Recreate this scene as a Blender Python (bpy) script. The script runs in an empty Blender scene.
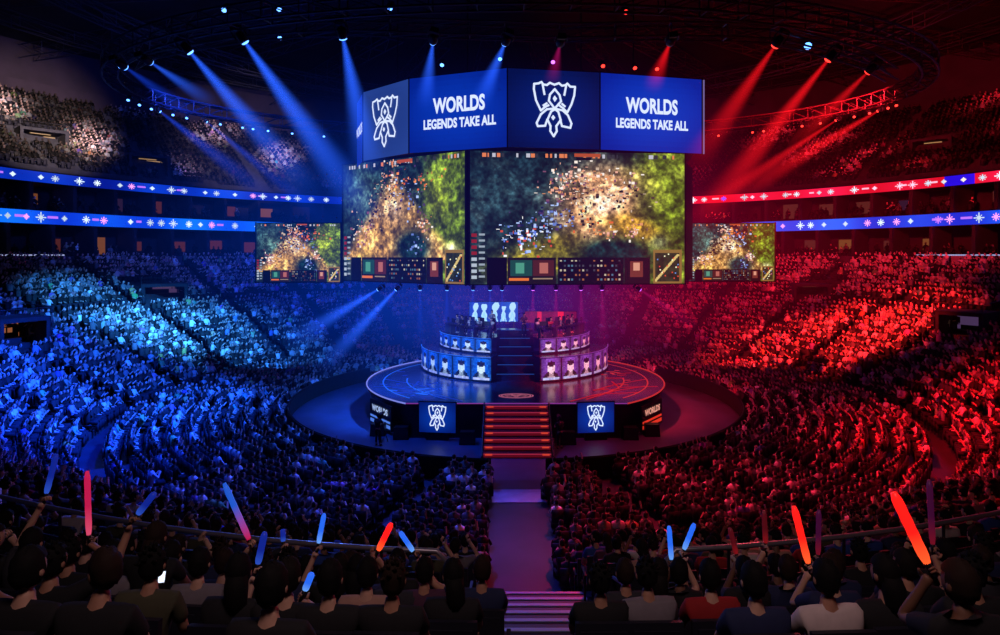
import bpy, bmesh, math, random
import numpy as np
from mathutils import Vector, Matrix, Quaternion
PI = math.pi
random.seed(7); rng = np.random.default_rng(7)
SC = bpy.context.scene
COL = SC.collection
F, VX, HY, EYE, CX, CY = 633.0, 509.0, 255.0, 10.7, -0.44, 45.0   # lens and eye, arena axis at x=0, stage centre y=45

def P(px, py, d):
    return Vector((CX + (px-VX)/F*d, d, EYE + (HY-py)/F*d))
def warp(x, y):
    w = min(1.0, max(0.0, (25.0-y)/12.0))
    return y + 0.0135*x*x/(1+(abs(x)/16.0)**3)*w
def ring(r, a, z=0.0):
    """point on the bowl; a = 0 towards the viewer"""
    x = r*math.sin(a); y = CY - r*math.cos(a)
    if 26 < r < 47: y = warp(x, y)
    return Vector((x, y, z))

# ------------------------------------------------------------------ materials
def lin(c):
    return tuple(((v/255.0)/12.92 if v/255.0 <= .04045 else ((v/255.0+.055)/1.055)**2.4) for v in c)
_m = {}
def mat(name, col=(128,128,128), rough=.6, metal=0, emit=None, es=1.0, noise=0, nscale=8.0, attr=False, spec=.5):
    if name in _m: return _m[name]
    m = bpy.data.materials.new(name); m.use_nodes = True
    nt = m.node_tree; b = nt.nodes['Principled BSDF']
    c = lin(col)
    b.inputs['Base Color'].default_value = (*c, 1)
    b.inputs['Roughness'].default_value = rough
    b.inputs['Metallic'].default_value = metal
    b.inputs['Specular IOR Level'].default_value = spec
    if attr:
        a = nt.nodes.new('ShaderNodeAttribute'); a.attribute_name = 'Col'
        if attr == 'emit':
            nt.links.new(a.outputs['Color'], b.inputs['Emission Color']); b.inputs['Emission Strength'].default_value = es
        else:
            nt.links.new(a.outputs['Color'], b.inputs['Base Color'])
    if emit is not None:
        b.inputs['Emission Color'].default_value = (*lin(emit), 1); b.inputs['Emission Strength'].default_value = es
    if noise:
        tc = nt.nodes.new('ShaderNodeTexCoord'); n = nt.nodes.new('ShaderNodeTexNoise'); r = nt.nodes.new('ShaderNodeValToRGB')
        n.inputs['Scale'].default_value = nscale; n.inputs['Detail'].default_value = 5
        r.color_ramp.elements[0].color = (*[v*(1-noise) for v in c], 1); r.color_ramp.elements[1].color = (*[min(1, v*(1+noise)) for v in c], 1)
        r.color_ramp.elements[0].position = .3; r.color_ramp.elements[1].position = .7
        nt.links.new(tc.outputs['Object'], n.inputs['Vector']); nt.links.new(n.outputs['Fac'], r.inputs['Fac'])
        nt.links.new(r.outputs['Color'], b.inputs['Base Color'])
    _m[name] = m; return m

M_CONC = mat('terrace_concrete', (46,46,54), .85, noise=.35, nscale=1.5)
M_FLOOR = mat('arena_floor', (52,48,66), .38, noise=.25, nscale=.9)
M_PIT = mat('pit_floor', (60,60,84), .42, noise=.3, nscale=.7)
M_BLACK = mat('black_metal', (14,14,18), .5, .3)
M_CLOTH = mat('black_drape', (10,10,14), .9, noise=.4, nscale=3)
M_STEEL = mat('truss_steel', (62,62,70), .45, .7)
M_RAIL = mat('rail_steel', (170,165,175), .35, .6)
M_STAGE = mat('stage_gloss', (34,34,50), .2, noise=.2, nscale=1.2)
M_WALL = mat('suite_wall', (40,38,46), .8, noise=.3, nscale=.6)
M_PALE = mat('pale_parapet', (150,140,160), .7, noise=.2, nscale=1)
M_CEIL = mat('roof_deck', (20,20,26), .9, noise=.4, nscale=.4)
M_ATTR = mat('crowd', attr=True, rough=.75, spec=.2)
M_SCREEN = mat('led_screen', (5,5,6), .5, attr='emit', es=1.0)
M_SEAT = mat('seat_plastic', (26,26,40), .55)
def emi(name, c, s): return mat(name, (5,5,5), .5, emit=c, es=s)
M_WHITE = emi('led_white', (215,228,255), 1.1)
M_BLUEDOT = emi('lamp_blue', (90,150,255), 4)
M_REDDOT = emi('lamp_red', (255,50,40), 3.5)
M_VIODOT = emi('lamp_violet', (190,90,255), 4)

# ------------------------------------------------------------------ object helpers
def prop(o, label=None, cat=None, group=None, kind=None):
    if label: o['label'] = label
    if cat: o['category'] = cat
    if group: o['group'] = group
    if kind: o['kind'] = kind
    return o
def empty(name, loc=(0,0,0), rz=0.0, label=None, cat=None, group=None):
    o = bpy.data.objects.new(name, None); COL.objects.link(o); o.empty_display_size = .2
    o.location = loc; o.rotation_euler = (0,0,rz)
    return prop(o, label, cat, group)
def link(name, me, parent=None):
    o = bpy.data.objects.new(name, me); COL.objects.link(o)
    if parent: o.parent = parent
    return o
def copy_tree(o, parent=None):
    c = o.copy(); COL.objects.link(c)
    if parent: c.parent = parent
    for ch in list(o.children): copy_tree(ch, c)
    return c
class MB:
    def __init__(s): s.v = []; s.f = []; s.c = []; s.mi = []; s.cur = 0
    def add(s, vs, fs, col=None):
        b = len(s.v); s.v += [tuple(v) for v in vs]
        for f in fs: s.f.append(tuple(i+b for i in f)); s.mi.append(s.cur); s.c.append(col)
        return s
    def box(s, c, size, rz=0.0, R=None, taper=1.0, col=None):
        x, y, z = size[0]/2, size[1]/2, size[2]/2
        vs = []
        R = R or Matrix.Rotation(rz, 3, 'Z')
        for sz in (-1, 1):
            t = 1 if sz < 0 else taper
            for sx, sy in ((-1,-1),(1,-1),(1,1),(-1,1)):
                vs.append(Vector(c) + R @ Vector((sx*x*t, sy*y*t, sz*z)))
        return s.add(vs, [(3,2,1,0),(4,5,6,7),(0,1,5,4),(1,2,6,5),(2,3,7,6),(3,0,4,7)], col)
    def tube(s, pts, r, n=6, close=False, col=None, cap=True):
        pts = [Vector(p) for p in pts]; m = len(pts); rs = r if isinstance(r, (list, tuple)) else [r]*m
        vs = []; up = None
        for i, p in enumerate(pts):
            a = pts[i-1] if (i or close) else pts[0]; b = pts[(i+1) % m] if (i < m-1 or close) else pts[-1]
            t = (b-a)
            t = t.normalized() if t.length > 1e-9 else Vector((0,0,1))
            if up is None or abs(up.dot(t)) > .98:
                up = Vector((0,0,1)) if abs(t.z) < .9 else Vector((1,0,0))
            e1 = t.cross(up).normalized(); e2 = e1.cross(t).normalized(); up = e2
            for k in range(n):
                q = 2*PI*k/n; vs.append(p + (e1*math.cos(q)+e2*math.sin(q))*rs[i])
        fs = []
        for i in range(m if close else m-1):
            j = (i+1) % m
            for k in range(n):
                l = (k+1) % n; fs.append((i*n+k, i*n+l, j*n+l, j*n+k))
        if not close and cap: fs += [tuple(range(n-1,-1,-1)), tuple(range((m-1)*n, m*n))]
        return s.add(vs, fs, col)
    def sphere(s, c, rad, nu=10, nv=7, col=None, fn=None):
        rad = Vector(rad) if not isinstance(rad, (int, float)) else Vector((rad,)*3)
        vs = []
        for j in range(nv+1):
            ph = PI*j/nv
            for i in range(nu):
                th = 2*PI*i/nu
                p = Vector((math.sin(ph)*math.cos(th), math.sin(ph)*math.sin(th), math.cos(ph)))
                if fn: p = fn(p)
                vs.append(Vector(c) + Vector((p.x*rad.x, p.y*rad.y, p.z*rad.z)))
        fs = []
        for j in range(nv):
            for i in range(nu):
                k = (i+1) % nu; fs.append((j*nu+i, (j+1)*nu+i, (j+1)*nu+k, j*nu+k))
        return s.add(vs, fs, col)
    def arc(s, prof, a0, a1, n, close=False, wf=True, cy=CY, col=None):
        """sweep a (r,z) profile about the arena axis"""
        vs = []
        for i in range(n if close else n+1):
            a = a0+(a1-a0)*i/n
            for (r, z) in prof:
                x = r*math.sin(a); y = cy-r*math.cos(a)
                if wf and 26 < r < 47: y = warp(x, y)
                vs.append((x, y, z))
        m = len(prof); fs = []
        for i in range(n):
            j = (i+1) % n if close else i+1
            for k in range(m-1): fs.append((i*m+k, j*m+k, j*m+k+1, i*m+k+1))
        return s.add(vs, fs, col)
    def mesh(s, name, mats, smooth=False):
        me = bpy.data.meshes.new(name); me.from_pydata(s.v, [], s.f)
        for m in (mats if isinstance(mats, (list, tuple)) else [mats]): me.materials.append(m)
        me.polygons.foreach_set('material_index', s.mi)
        if any(c is not None for c in s.c):
            at = me.color_attributes.new('Col', 'FLOAT_COLOR', 'CORNER'); buf = []
            for f, c in zip(s.f, s.c):
                c = (*(c or (0,0,0)), 1) if len(c or (0,0,0)) == 3 else c
                buf += list(c)*len(f)
            at.data.foreach_set('color', buf)
        if smooth: me.polygons.foreach_set('use_smooth', [True]*len(s.f))
        me.update(); return me
    def build(s, name, mats, parent=None, smooth=False):
        return link(name, s.mesh(name, mats, smooth), parent)

def np_mesh(name, V, Fq, colF, mats):
    """quads with one colour per face, fast"""
    me = bpy.data.meshes.new(name); nv, nf = len(V), len(Fq); k = Fq.shape[1]
    me.vertices.add(nv); me.vertices.foreach_set('co', V.astype(np.float32).ravel())
    me.loops.add(nf*k); me.loops.foreach_set('vertex_index', Fq.astype(np.int32).ravel())
    me.polygons.add(nf); me.polygons.foreach_set('loop_start', np.arange(0, nf*k, k, dtype=np.int32))
    me.update(calc_edges=True)
    at = me.color_attributes.new('Col', 'FLOAT_COLOR', 'CORNER')
    c = np.concatenate([colF, np.ones((nf,1))], 1); at.data.foreach_set('color', np.repeat(c, k, 0).astype(np.float32).ravel())
    me.materials.append(mats); me.validate(); return me
def srgb_lin(a):
    a = np.clip(a, 0, 1); return np.where(a <= .04045, a/12.92, ((a+.055)/1.055)**2.4)
def raster(name, img, fn, material, parent=None):
    """LED panel: img[nv,nu,3] (0..1 sRGB, row 0 on top) laid on the surface fn(u,v), v downward"""
    nv, nu = img.shape[:2]
    U, Vv = np.meshgrid(np.linspace(0,1,nu+1), np.linspace(0,1,nv+1))
    V = fn(U.ravel(), Vv.ravel())
    i = np.arange(nv)[:,None]*(nu+1)+np.arange(nu)[None,:]
    Fq = np.stack([i, i+nu+1, i+nu+2, i+1], -1).reshape(-1,4)
    return link(name, np_mesh(name, V, Fq, srgb_lin(img.reshape(-1,3)), material), parent)
def flat(o, ex, ez):
    """surface function of a flat rectangle from its top-left corner o, edge vectors ex (right), ez (down)"""
    o, ex, ez = np.array(o), np.array(ex), np.array(ez)
    return lambda u, v: o[None] + u[:,None]*ex[None] + v[:,None]*ez[None]

# ------------------------------------------------------------------ people (grown from a jointed skeleton)
def grow(pts, edges, radii, sub=1, root=0):
    me = bpy.data.meshes.new('sk'); me.from_pydata(pts, edges, [])
    o = bpy.data.objects.new('sk', me); COL.objects.link(o)
    md = o.modifiers.new('s', 'SKIN'); md.use_smooth_shade = True
    for i, v in enumerate(me.skin_vertices[0].data):
        r = radii[i]; v.radius = r if isinstance(r, tuple) else (r, r); v.use_root = (i == root)
    if sub: ss = o.modifiers.new('ss', 'SUBSURF'); ss.levels = sub; ss.render_levels = sub
    dg = bpy.context.evaluated_depsgraph_get(); ev = o.evaluated_get(dg); m2 = ev.to_mesh()
    V = [tuple(v.co) for v in m2.vertices]; Fs = [tuple(p.vertices) for p in m2.polygons]
    ev.to_mesh_clear(); bpy.data.objects.remove(o); bpy.data.meshes.remove(me)
    return V, Fs
def ik(sh, hand, l1, l2, hint):
    sh, hand = Vector(sh), Vector(hand); d = hand-sh; L = min(d.length, (l1+l2)*.985); dn = d.normalized(); hand = sh+dn*L
    a = (l1*l1-l2*l2+L*L)/(2*L); h = math.sqrt(max(0, l1*l1-a*a)); hn = Vector(hint); hn = (hn-dn*hn.dot(dn)).normalized()
    return sh+dn*a+hn*h, hand
def person_meshes(hr=(.16,.36,.62), hl=(-.16,.36,.62), turn=0.0, hair='short', seated=True, lean=0.0, grip=(0,0,1)):
    """origin at the feet, facing +Y. returns dict of (V,F) for body, shirt, trousers, hair, shoes"""
    bz = 0 if seated else .42
    hip, sp, ch, nk = (0,0,.53+bz), (0,-.02+lean*.4,.74+bz), (0,.0+lean*.8,.95+bz), (0,.01+lean,1.09+bz)
    hb = (0,.03+lean*1.1,1.15+bz)
    pts = [hip, sp, ch, nk, hb]; rad = [.10, .082, .08, .054, .053]; ed = [(0,1),(1,2),(2,3),(3,4)]
    arms = {}
    for s, h in ((1,hr),(-1,hl)):
        sh = Vector((s*.185, .0+lean*.8, 1.02+bz)); el, hd = ik(sh, Vector(h)+Vector((0,0,bz)), .28, .26, (s*.5,-.2,-1))
        b = len(pts); dirh = (hd-el).normalized()
        pts += [tuple(sh), tuple(el), tuple(hd-dirh*.02), tuple(hd+dirh*.055)]; rad += [.046, .040, .028, (.04,.022)]
        ed += [(2,b),(b,b+1),(b+1,b+2),(b+2,b+3)]; arms[s] = (sh, el, hd, dirh)
    legs = {}
    for s in (1,-1):
        if seated: j = [(s*.10,.03,.51), (s*.12,.42,.49), (s*.12,.43,.11), (s*.13,.55,.05)]
        else: j = [(s*.10,0,.90), (s*.11,.02,.50), (s*.115,-.01,.11), (s*.13,.12,.05)]
        b = len(pts); pts += j; rad += [.085,.06,.042,.036]; ed += [(0,b),(b,b+1),(b+1,b+2),(b+2,b+3)]; legs[s] = j
    body = MB(); V, Fs = grow(pts, ed, rad); body.add(V, Fs)
    # fingers and thumb, curled round whatever is held
    g = Vector(grip).normalized()
    for s, (sh, el, hd, dh) in arms.items():
        palm = hd+dh*.05; side = dh.cross(Vector((1,0,0)) if abs(dh.x) < .8 else Vector((0,1,0))).normalized()
        if side.dot(g) < 0: side = -side
        nrm = dh.cross(side).normalized()
        for q, L in ((-.030,.9),(-.010,1.05),(.011,1.0),(.031,.78)):
            b0 = palm+side*q+dh*.02
            body.tube([b0, b0+dh*.035*L, b0+dh*.045*L+nrm*.022, b0+dh*.02*L+nrm*.04], [.0095,.009,.008,.0065], 6)
        t0 = hd+dh*.02+side*.03; body.tube([t0, t0+side*.02+nrm*.02+dh*.012, t0+side*.012+nrm*.042+dh*.03], [.012,.010,.008], 6)
    # head with face
    hc = Vector((0,.045+lean*1.15,1.242+bz)); Rh = Matrix.Rotation(turn, 3, 'Z')
    def hs(p):
        q = Vector(p); k = 1-.28*max(0,-q.z)**1.3
        q.x *= k; 
        if q.y > 0: q.y *= .93
        if q.z < 0 and q.y < 0: q.y *= 1-.25*(-q.z)
        if abs(q.x) < .2 and q.y > .6 and -.35 < q.z < .12: q.y += .16*(1-abs(q.x)/.2)*(1 if q.z < -.05 else .5)
        return Rh @ q if False else q
    hm = MB(); hm.sphere((0,0,0), (.077,.097,.122), 16, 12, fn=hs)
    for s in (1,-1):
        hm.sphere((s*.078,-.005,-.012), (.012,.022,.032), 7, 5)
        hm.cur = 1; hm.sphere((s*.030,.083,.008), (.013,.009,.008), 6, 4); hm.cur = 0
    hm.cur = 1; hm.tube([(-.024,.083,-.062),(0,.089,-.064),(.024,.083,-.062)], .004, 5); hm.cur = 0
    hairm = MB()
    def hcut(p): return p
    hv = MB(); hv.sphere((0,-.006,.008), (.086,.104,.124), 24, 16)
    for f in hv.f:
        c = sum((Vector(hv.v[i]) for i in f), Vector())/len(f)
        low = -.075 if hair != 'long' else -.3
        if c.z > .062 or (c.y < .012 and c.z > low) : hairm.f.append(f); hairm.mi.append(0); hairm.c.append(None)
    hairm.v = hv.v
    if hair == 'long':
        hairm.tube([(0,-.04,.0),(0,-.075,-.08),(0,-.09,-.17),(0,-.085,-.25)], [.07,.078,.075,.05], 10)
    if hair == 'bun': hairm.sphere((0,-.10,.07), .042, 8, 6)
    if hair == 'spiky':
        for k in range(22):
            a = k*2.4; ph = .15+.055*k; d = Vector((math.sin(ph)*math.cos(a), math.sin(ph)*math.sin(a)-.15, math.cos(ph)))
            b0 = Vector((d.x*.08, d.y*.10, d.z*.12)); hairm.tube([b0, b0+d*.035], [.02,.004], 5)
    if hair == 'cap':
        hairm.cur = 0; hairm.add([(-.065,.06,.075),(.065,.06,.075),(.05,.165,.06),(-.05,.165,.06),(-.065,.06,.088),(.065,.06,.088),(.05,.165,.068),(-.05,.165,.068)], [(0,1,2,3),(7,6,5,4),(0,4,5,1),(1,5,6,2),(2,6,7,3),(3,7,4,0)])
    tf = lambda v: tuple(hc + Rh @ Vector(v))
    rr_ = random.Random(5); hairm.v = [tuple(Vector(v)*(1+rr_.uniform(-.05,.07))) for v in hairm.v]
    hm.v = [tf(v) for v in hm.v]; hairm.v = [tf(v) for v in hairm.v]
    b = len(body.v); body.v += hm.v
    for f, mi in zip(hm.f, hm.mi): body.f.append(tuple(i+b for i in f)); body.mi.append(mi); body.c.append(None)
    # shirt
    sp_, er, sr = [hip, sp, ch, (0,lean*.95,1.105+bz)], [(0,1),(1,2),(2,3)], [(.17,.13),(.15,.118),(.178,.118),(.085,.082)]
    for s in (1,-1):
        sh, el, hd, dh = arms[s]; b = len(sp_); m = sh.lerp(el, .72)
        sp_ += [tuple(sh), tuple(sh.lerp(el,.4)), tuple(m)]; sr += [.072,.066,.06]; er += [(2,b),(b,b+1),(b+1,b+2)]
    shirt = MB(); V, Fs = grow(sp_, er, sr); shirt.add(V, Fs)
    tp, er, sr = [(0,0,.54+bz),(0,0,.60+bz)], [(0,1)], [(.172,.132),(.165,.128)]
    for s in (1,-1):
        j = legs[s]; b = len(tp); tp += [j[0], tuple(Vector(j[0]).lerp(Vector(j[1]),.6)), j[1], tuple(Vector(j[1]).lerp(Vector(j[2]),.85))]; sr += [.10,.085,.073,.06]
        er += [(0,b),(b,b+1),(b+1,b+2),(b+2,b+3)]
    trou = MB(); V, Fs = grow(tp, er, sr); trou.add(V, Fs)
    shoes = MB()
    for s in (1,-1):
        j = legs[s]; q = Vector(j[3]); shoes.sphere((q.x,q.y-.04,.045), (.05,.13,.045), 10, 6)
    return dict(body=body, shirt=shirt, trousers=trou, hair=hairm, shoes=shoes, hands={s: arms[s][2]+arms[s][3]*.075 for s in arms}, hc=hc)
SKINS = [mat('skin_tan', (178,130,104), .6), mat('skin_light', (205,160,135), .6), mat('skin_brown', (120,82,62), .6)]
M_EYE = mat('eye_dark', (20,14,14), .3)
HAIRS = [mat('hair_black', (13,11,12), .8, spec=.2), mat('hair_brown', (38,24,18), .8, spec=.2), mat('hair_dark', (22,17,16), .8, spec=.2)]
SHIRTS = {k: mat('shirt_'+k, c, .85, noise=.12, nscale=9) for k, c in dict(black=(16,16,20), grey=(120,112,118), white=(205,190,185), navy=(24,34,74), red=(150,22,26), plum=(78,40,66), charcoal=(42,42,50), blue=(40,70,150), tan=(170,130,112), olive=(70,68,48)).items()}
M_JEANS = mat('trousers_dark', (24,26,38), .85); M_SHOE = mat('shoe_dark', (22,20,22), .6)
def make_variant(tag_, **kw):
    pm = person_meshes(**kw); d = {}
    d['body'] = pm['body'].mesh('person_body', [SKINS[0], M_EYE], True)
    d['shirt'] = pm['shirt'].mesh('shirt', SHIRTS['black'], True); d['trousers'] = pm['trousers'].mesh('trousers', M_JEANS, True)
    d['hair'] = pm['hair'].mesh('hair', HAIRS[0], True); d['shoes'] = pm['shoes'].mesh('shoes', M_SHOE, True)
    mg = MB()
    for k, mi in (('body',0),('shirt',1),('trousers',2),('hair',3),('shoes',2)):
        b = len(mg.v); mg.v += pm[k].v
        for f in pm[k].f: mg.f.append(tuple(i+b for i in f)); mg.mi.append(mi); mg.c.append(None)
    d['merged'] = mg.mesh('person', [SKINS[0], SHIRTS['black'], M_JEANS, HAIRS[0]], True)
    d['hands'] = pm['hands']; return d
def setm(o, slot, m): o.material_slots[slot].link = 'OBJECT'; o.material_slots[slot].material = m
def put_person(var, loc, rz, shirt, label, group=None, hair=0, skin=0, cat='person', scale=1.0):
    o = link('person', var['body']); o.location = loc; o.rotation_euler = (0,0,rz); o.scale = (scale,)*3
    setm(o, 0, SKINS[skin]); prop(o, label, cat, group)
    c = link('shirt', var['shirt'], o); setm(c, 0, SHIRTS[shirt]); link('trousers', var['trousers'], o); link('shoes', var['shoes'], o)
    c = link('hair', var['hair'], o); setm(c, 0, HAIRS[hair]); return o
def put_small(var, loc, rz, shirt, label, group=None, hair=0, skin=0, scale=1.0):
    o = link('person', var['merged']); o.location = loc; o.rotation_euler = (0,0,rz); o.scale = (scale,)*3
    setm(o, 0, SKINS[skin]); setm(o, 1, SHIRTS[shirt]); setm(o, 3, HAIRS[hair]); prop(o, label, 'person', group); return o
VARS = [make_variant('a'), make_variant('b', hr=(.05,.30,.80), hl=(-.05,.30,.80), hair='spiky', lean=.04),
        make_variant('c', hair='long', turn=.35, lean=.02), make_variant('d', hr=(.22,.22,1.22), hair='short', turn=-.3),
        make_variant('e', hl=(-.25,.25,1.20), hair='cap', turn=.2), make_variant('f', hr=(.08,.18,1.15), hl=(-.15,.36,.62), hair='bun', turn=-.5),
        make_variant('g', hair='short', turn=.9, lean=.05), make_variant('h', hair='spiky', turn=0, lean=-.03)]
STAND = make_variant('s', seated=False, hr=(.16,.36,.78), hl=(-.16,.34,.80))

# ------------------------------------------------------------------ the bowl
RAILR = 36.55
prof = [(0.02,0),(26,0)]
ROWS = []                                   # (radius of the seats, floor height)
r, z = 15.9, 0.0
while r < 25.3: ROWS.append((r, 0.0, 'f')); r += .95
r, z = 26.0, 0.0
for k in range(8): z += .45; prof += [(r,z),(r+.8125,z)]; ROWS.append((r+.22,z,'s')); r += .8125
for k in range(5): z += .32; prof += [(r,z),(r+.8,z)]; ROWS.append((r+.22,z,'s')); r += .8
prof += [(37.9,5.2)]; r, z = 37.9, 5.2
NEAR = []
for k in range(10):
    z += .87 if k == 0 else .39
    prof += [(r,z),(r+.85,z)]; (NEAR if True else 0).append((r+.32,z)); ROWS.append((r+.32,z,'n')); r += .85
prof += [(46.4,z)]
PROF = prof
TOPZ = z
def prof_z(rr):
    zz = 0
    for (a, b) in PROF:
        if a <= rr+1e-6: zz = b
    return zz
o = MB().arc([p for p in prof if p[0] >= 25.9], -PI, PI, 200, close=True).build('seating_terrace', M_CONC); prop(o, kind='structure')
o = MB().add([(-26,19,0),(26,19,0),(26,71,0),(-26,71,0)], [(0,1,2,3)]).arc([(15,0.004),(15,.004),(26.2,.004)], -PI, PI, 120, close=True, wf=False).build('floor', M_FLOOR); prop(o, kind='structure')
o = MB().arc([(0.02,.008),(15,.008)], -PI, PI, 96, close=True).build('floor_pit', M_PIT); prop(o, kind='structure')
o = MB().box((.0,28.05,.02), (2.35,1.5,.03)).build('floor_lit_patch', mat('pale_lit_floor', (150,140,190), .5, noise=.15, nscale=2)); prop(o, kind='structure')  # lit strip of aisle floor imitated by a pale slab
# aisle stairs: half-height steps with pale nosings
mb = MB()
for (ra, za), (rb, zb) in zip(PROF, PROF[1:]):
    if ra == rb and 25.9 < ra < 37 and zb > za:
        h = zb-za; y = CY-ra
        mb.box((0, y+.2, za+h/4+.0), (2.2,.4,h/2+.004))
o = mb.build('aisle_steps', mat('aisle_step', (70,66,86), .6)); prop(o, kind='structure')
mb = MB()
for (ra, za), (rb, zb) in zip(PROF, PROF[1:]):
    if ra == rb and 25.9 < ra < 38 and zb > za:
        y = CY-ra
        mb.box((0, y-.03, zb+.008), (2.2,.08,.02))
o = mb.build('trim_1', mat('pale_nosing', (170,180,225), .5)); prop(o, kind='structure')

def pix(p):
    d = p[1]
    if d < .3: return (-9999, 9999)
    return (VX+F*(p[0]-CX)/d, HY+F*(EYE-p[2])/d)
def hit(px, py, off=0.0):
    """where the view line meets the terraces (plus off above them)"""
    best = None; t = 2.0
    while t < 95:
        p = P(px, py, t); rr = math.hypot(p.x, p.y-CY)
        if rr < 46.4 and p.z <= prof_z(rr)+off: return p
        t += .05
    return p
# portals (vomitories) in the lower bowl and upper deck
UP = []
r, z = 48.6, 18.9
profU = [(48.0,18.0),(48.0,18.9),(48.6,18.9)]
for k in range(21): z += .49; profU += [(r,z),(r+.82,z)]; UP.append((r+.25,z)); r += .82
UPR, UPZ = r, z
o = MB().arc(profU, -PI, PI, 160, close=True).build('upper_terrace', M_CONC); prop(o, kind='structure')
def up_hit(px, py):
    t = 30.0
    while t < 120:
        p = P(px, py, t); rr = math.hypot(p.x, p.y-CY)
        if rr > 48.6 and t > 45 and p.z <= 18.9+(rr-48.6)*.49/.82+.3: return p
        t += .05
    return p
M_GLOWW = emi('portal_warm', (190,110,70), .5); M_GLOWY = emi('portal_yellow', (220,170,110), .55); M_GLOWV = emi('portal_violet', (110,80,130), .35)
VOMS = []
def portal(px, py, w, h, upper, glow, label, name='entry_portal'):
    p = up_hit(px, py) if upper else hit(px, py)
    rr = math.hypot(p.x, p.y-CY); a = math.atan2(p.x, -(p.y-CY)); VOMS.append((rr, a, w, upper))
    z0 = (18.9+(rr-48.6)*.6) if upper else prof_z(rr)
    t = empty(name, (p.x, p.y, z0), -a*-1, label, 'entrance', 'tunnel entrances in the stands')
    dep = 3.4; mb = MB()
    # local -Y... the opening faces the stage, local +Y towards the centre
    t.rotation_euler = (0,0,a*(1.32 if not upper else 1.15))
    zb = -1.0
    mb.box((-w/2-.15,-dep/2,h/2+zb/2), (.3,dep,h-zb)); mb.box((w/2+.15,-dep/2,h/2+zb/2), (.3,dep,h-zb)); mb.box((0,-dep/2,h+.15), (w+.6,dep,.3))
    mb.build('surround', M_CONC, t)
    b = MB(); b.box((0,-dep+.1,h/2+zb/2), (w,.1,h-zb)); b.build('lit_passage', glow, t)  # passage light imitated by a glowing back wall
    b = MB(); b.box((0,-dep/2,h-.05), (w*.5,.3,.05)); b.build('ceiling_lamp', M_GLOWY, t)
    rl = MB()
    for s in (-1,1):
        rl.tube([(s*(w/2+.3),.1,zb*.2),(s*(w/2+.3),.1,h+.9),(s*(w/2+.3),-dep,h+1.1)], .03, 6)
    rl.tube([(-w/2-.3,.1,h+.9),(w/2+.3,.1,h+.9)], .03, 6); rl.tube([(-w/2-.3,.1,h+.6),(w/2+.3,.1,h+.6)], .02, 6)
    rl.build('railing', M_STEEL, t)
portal(26, 352, 2.6, 1.9, False, M_GLOWW, 'warm lit tunnel opening at the left edge of the blue lower stands')
portal(958, 345, 2.6, 1.9, False, M_GLOWV, 'grey arched tunnel opening at the right edge of the red lower stands')
portal(165, 303, 3.4, 1.5, False, M_GLOWV, 'violet lit tunnel block among the pale blue lit crowd')
portal(812, 305, 3.0, 1.3, False, M_CONC, 'dark tunnel block high in the red lit crowd')
portal(45, 148, 3.6, 2.0, True, M_GLOWY, 'yellow lit tunnel in the upper deck nearest the left edge')
portal(150, 172, 3.6, 2.0, True, M_GLOWY, 'yellow lit tunnel in the upper deck further from the left edge')
portal(930, 152, 3.4, 1.6, True, M_GLOWY, 'small lit tunnel in the red upper deck at right')
def blocked(rr, a, upper):
    for (vr, va, w, u) in VOMS:
        if u == upper and abs(((a-va+PI) % (2*PI))-PI)*rr < w/2+.6 and vr-.9 < rr < vr+3.9: return True
    return False
# walls and suites behind the lower bowl
o = MB().arc([(46.4,TOPZ),(46.4,TOPZ+1.0),(46.65,TOPZ+1.0),(46.65,TOPZ+.0)], -PI, PI, 128, close=True).build('wall_parapet', mat('parapet_dark', (70,66,86), .8, noise=.2, nscale=1)); prop(o, kind='structure')
S1, S2 = 10.35, 14.95
o = MB().arc([(46.6,TOPZ-.1),(46.65,S1),(51.5,S1),(51.5,13.65),(48,13.65),(48,S2),(51.5,S2),(51.5,17.55),(48,17.55),(48,18.1)], -PI, PI, 128, close=True).build('wall_suites', M_WALL); prop(o, kind='structure')
# glowing panels imitating lit suite interiors at the back, dividers
WG = [emi('suite_glow_%d' % k, c, s) for k, (c, s) in enumerate([((150,70,60),.22), ((110,70,120),.12), ((190,110,60),.3), ((60,50,110),.1)])]
k = 0
for lvl, (zb, zt) in enumerate(((S1,13.65),(S2,17.55))):
    for i in range(72):
        a = -PI + 2*PI*(i+.5*lvl)/72
        p = ring(48.9, a, (zb+zt)/2); q = pix(p)
        if not (-150 < q[0] < 1150 and p.y > 20): continue
        d = MB(); d.box((0,0,0), (.35,3.2,zt-zb)); d = d.build('suite_divider', M_WALL); d.location = p; d.rotation_euler = (0,0,a); prop(d, kind='structure')
        if random.random() < .62:
            a2 = a + PI/72; w = random.uniform(1.2,3.4); p2 = ring(51.3, a2, zb+1.35)
            g = MB(); g.box((0,0,0), (w,.08,random.uniform(1.0,2.1))); g = g.build('suite_window', WG[random.choice([0,0,1,2,3])]); g.location = p2; g.rotation_euler = (0,0,a2); prop(g, kind='structure')
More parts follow.
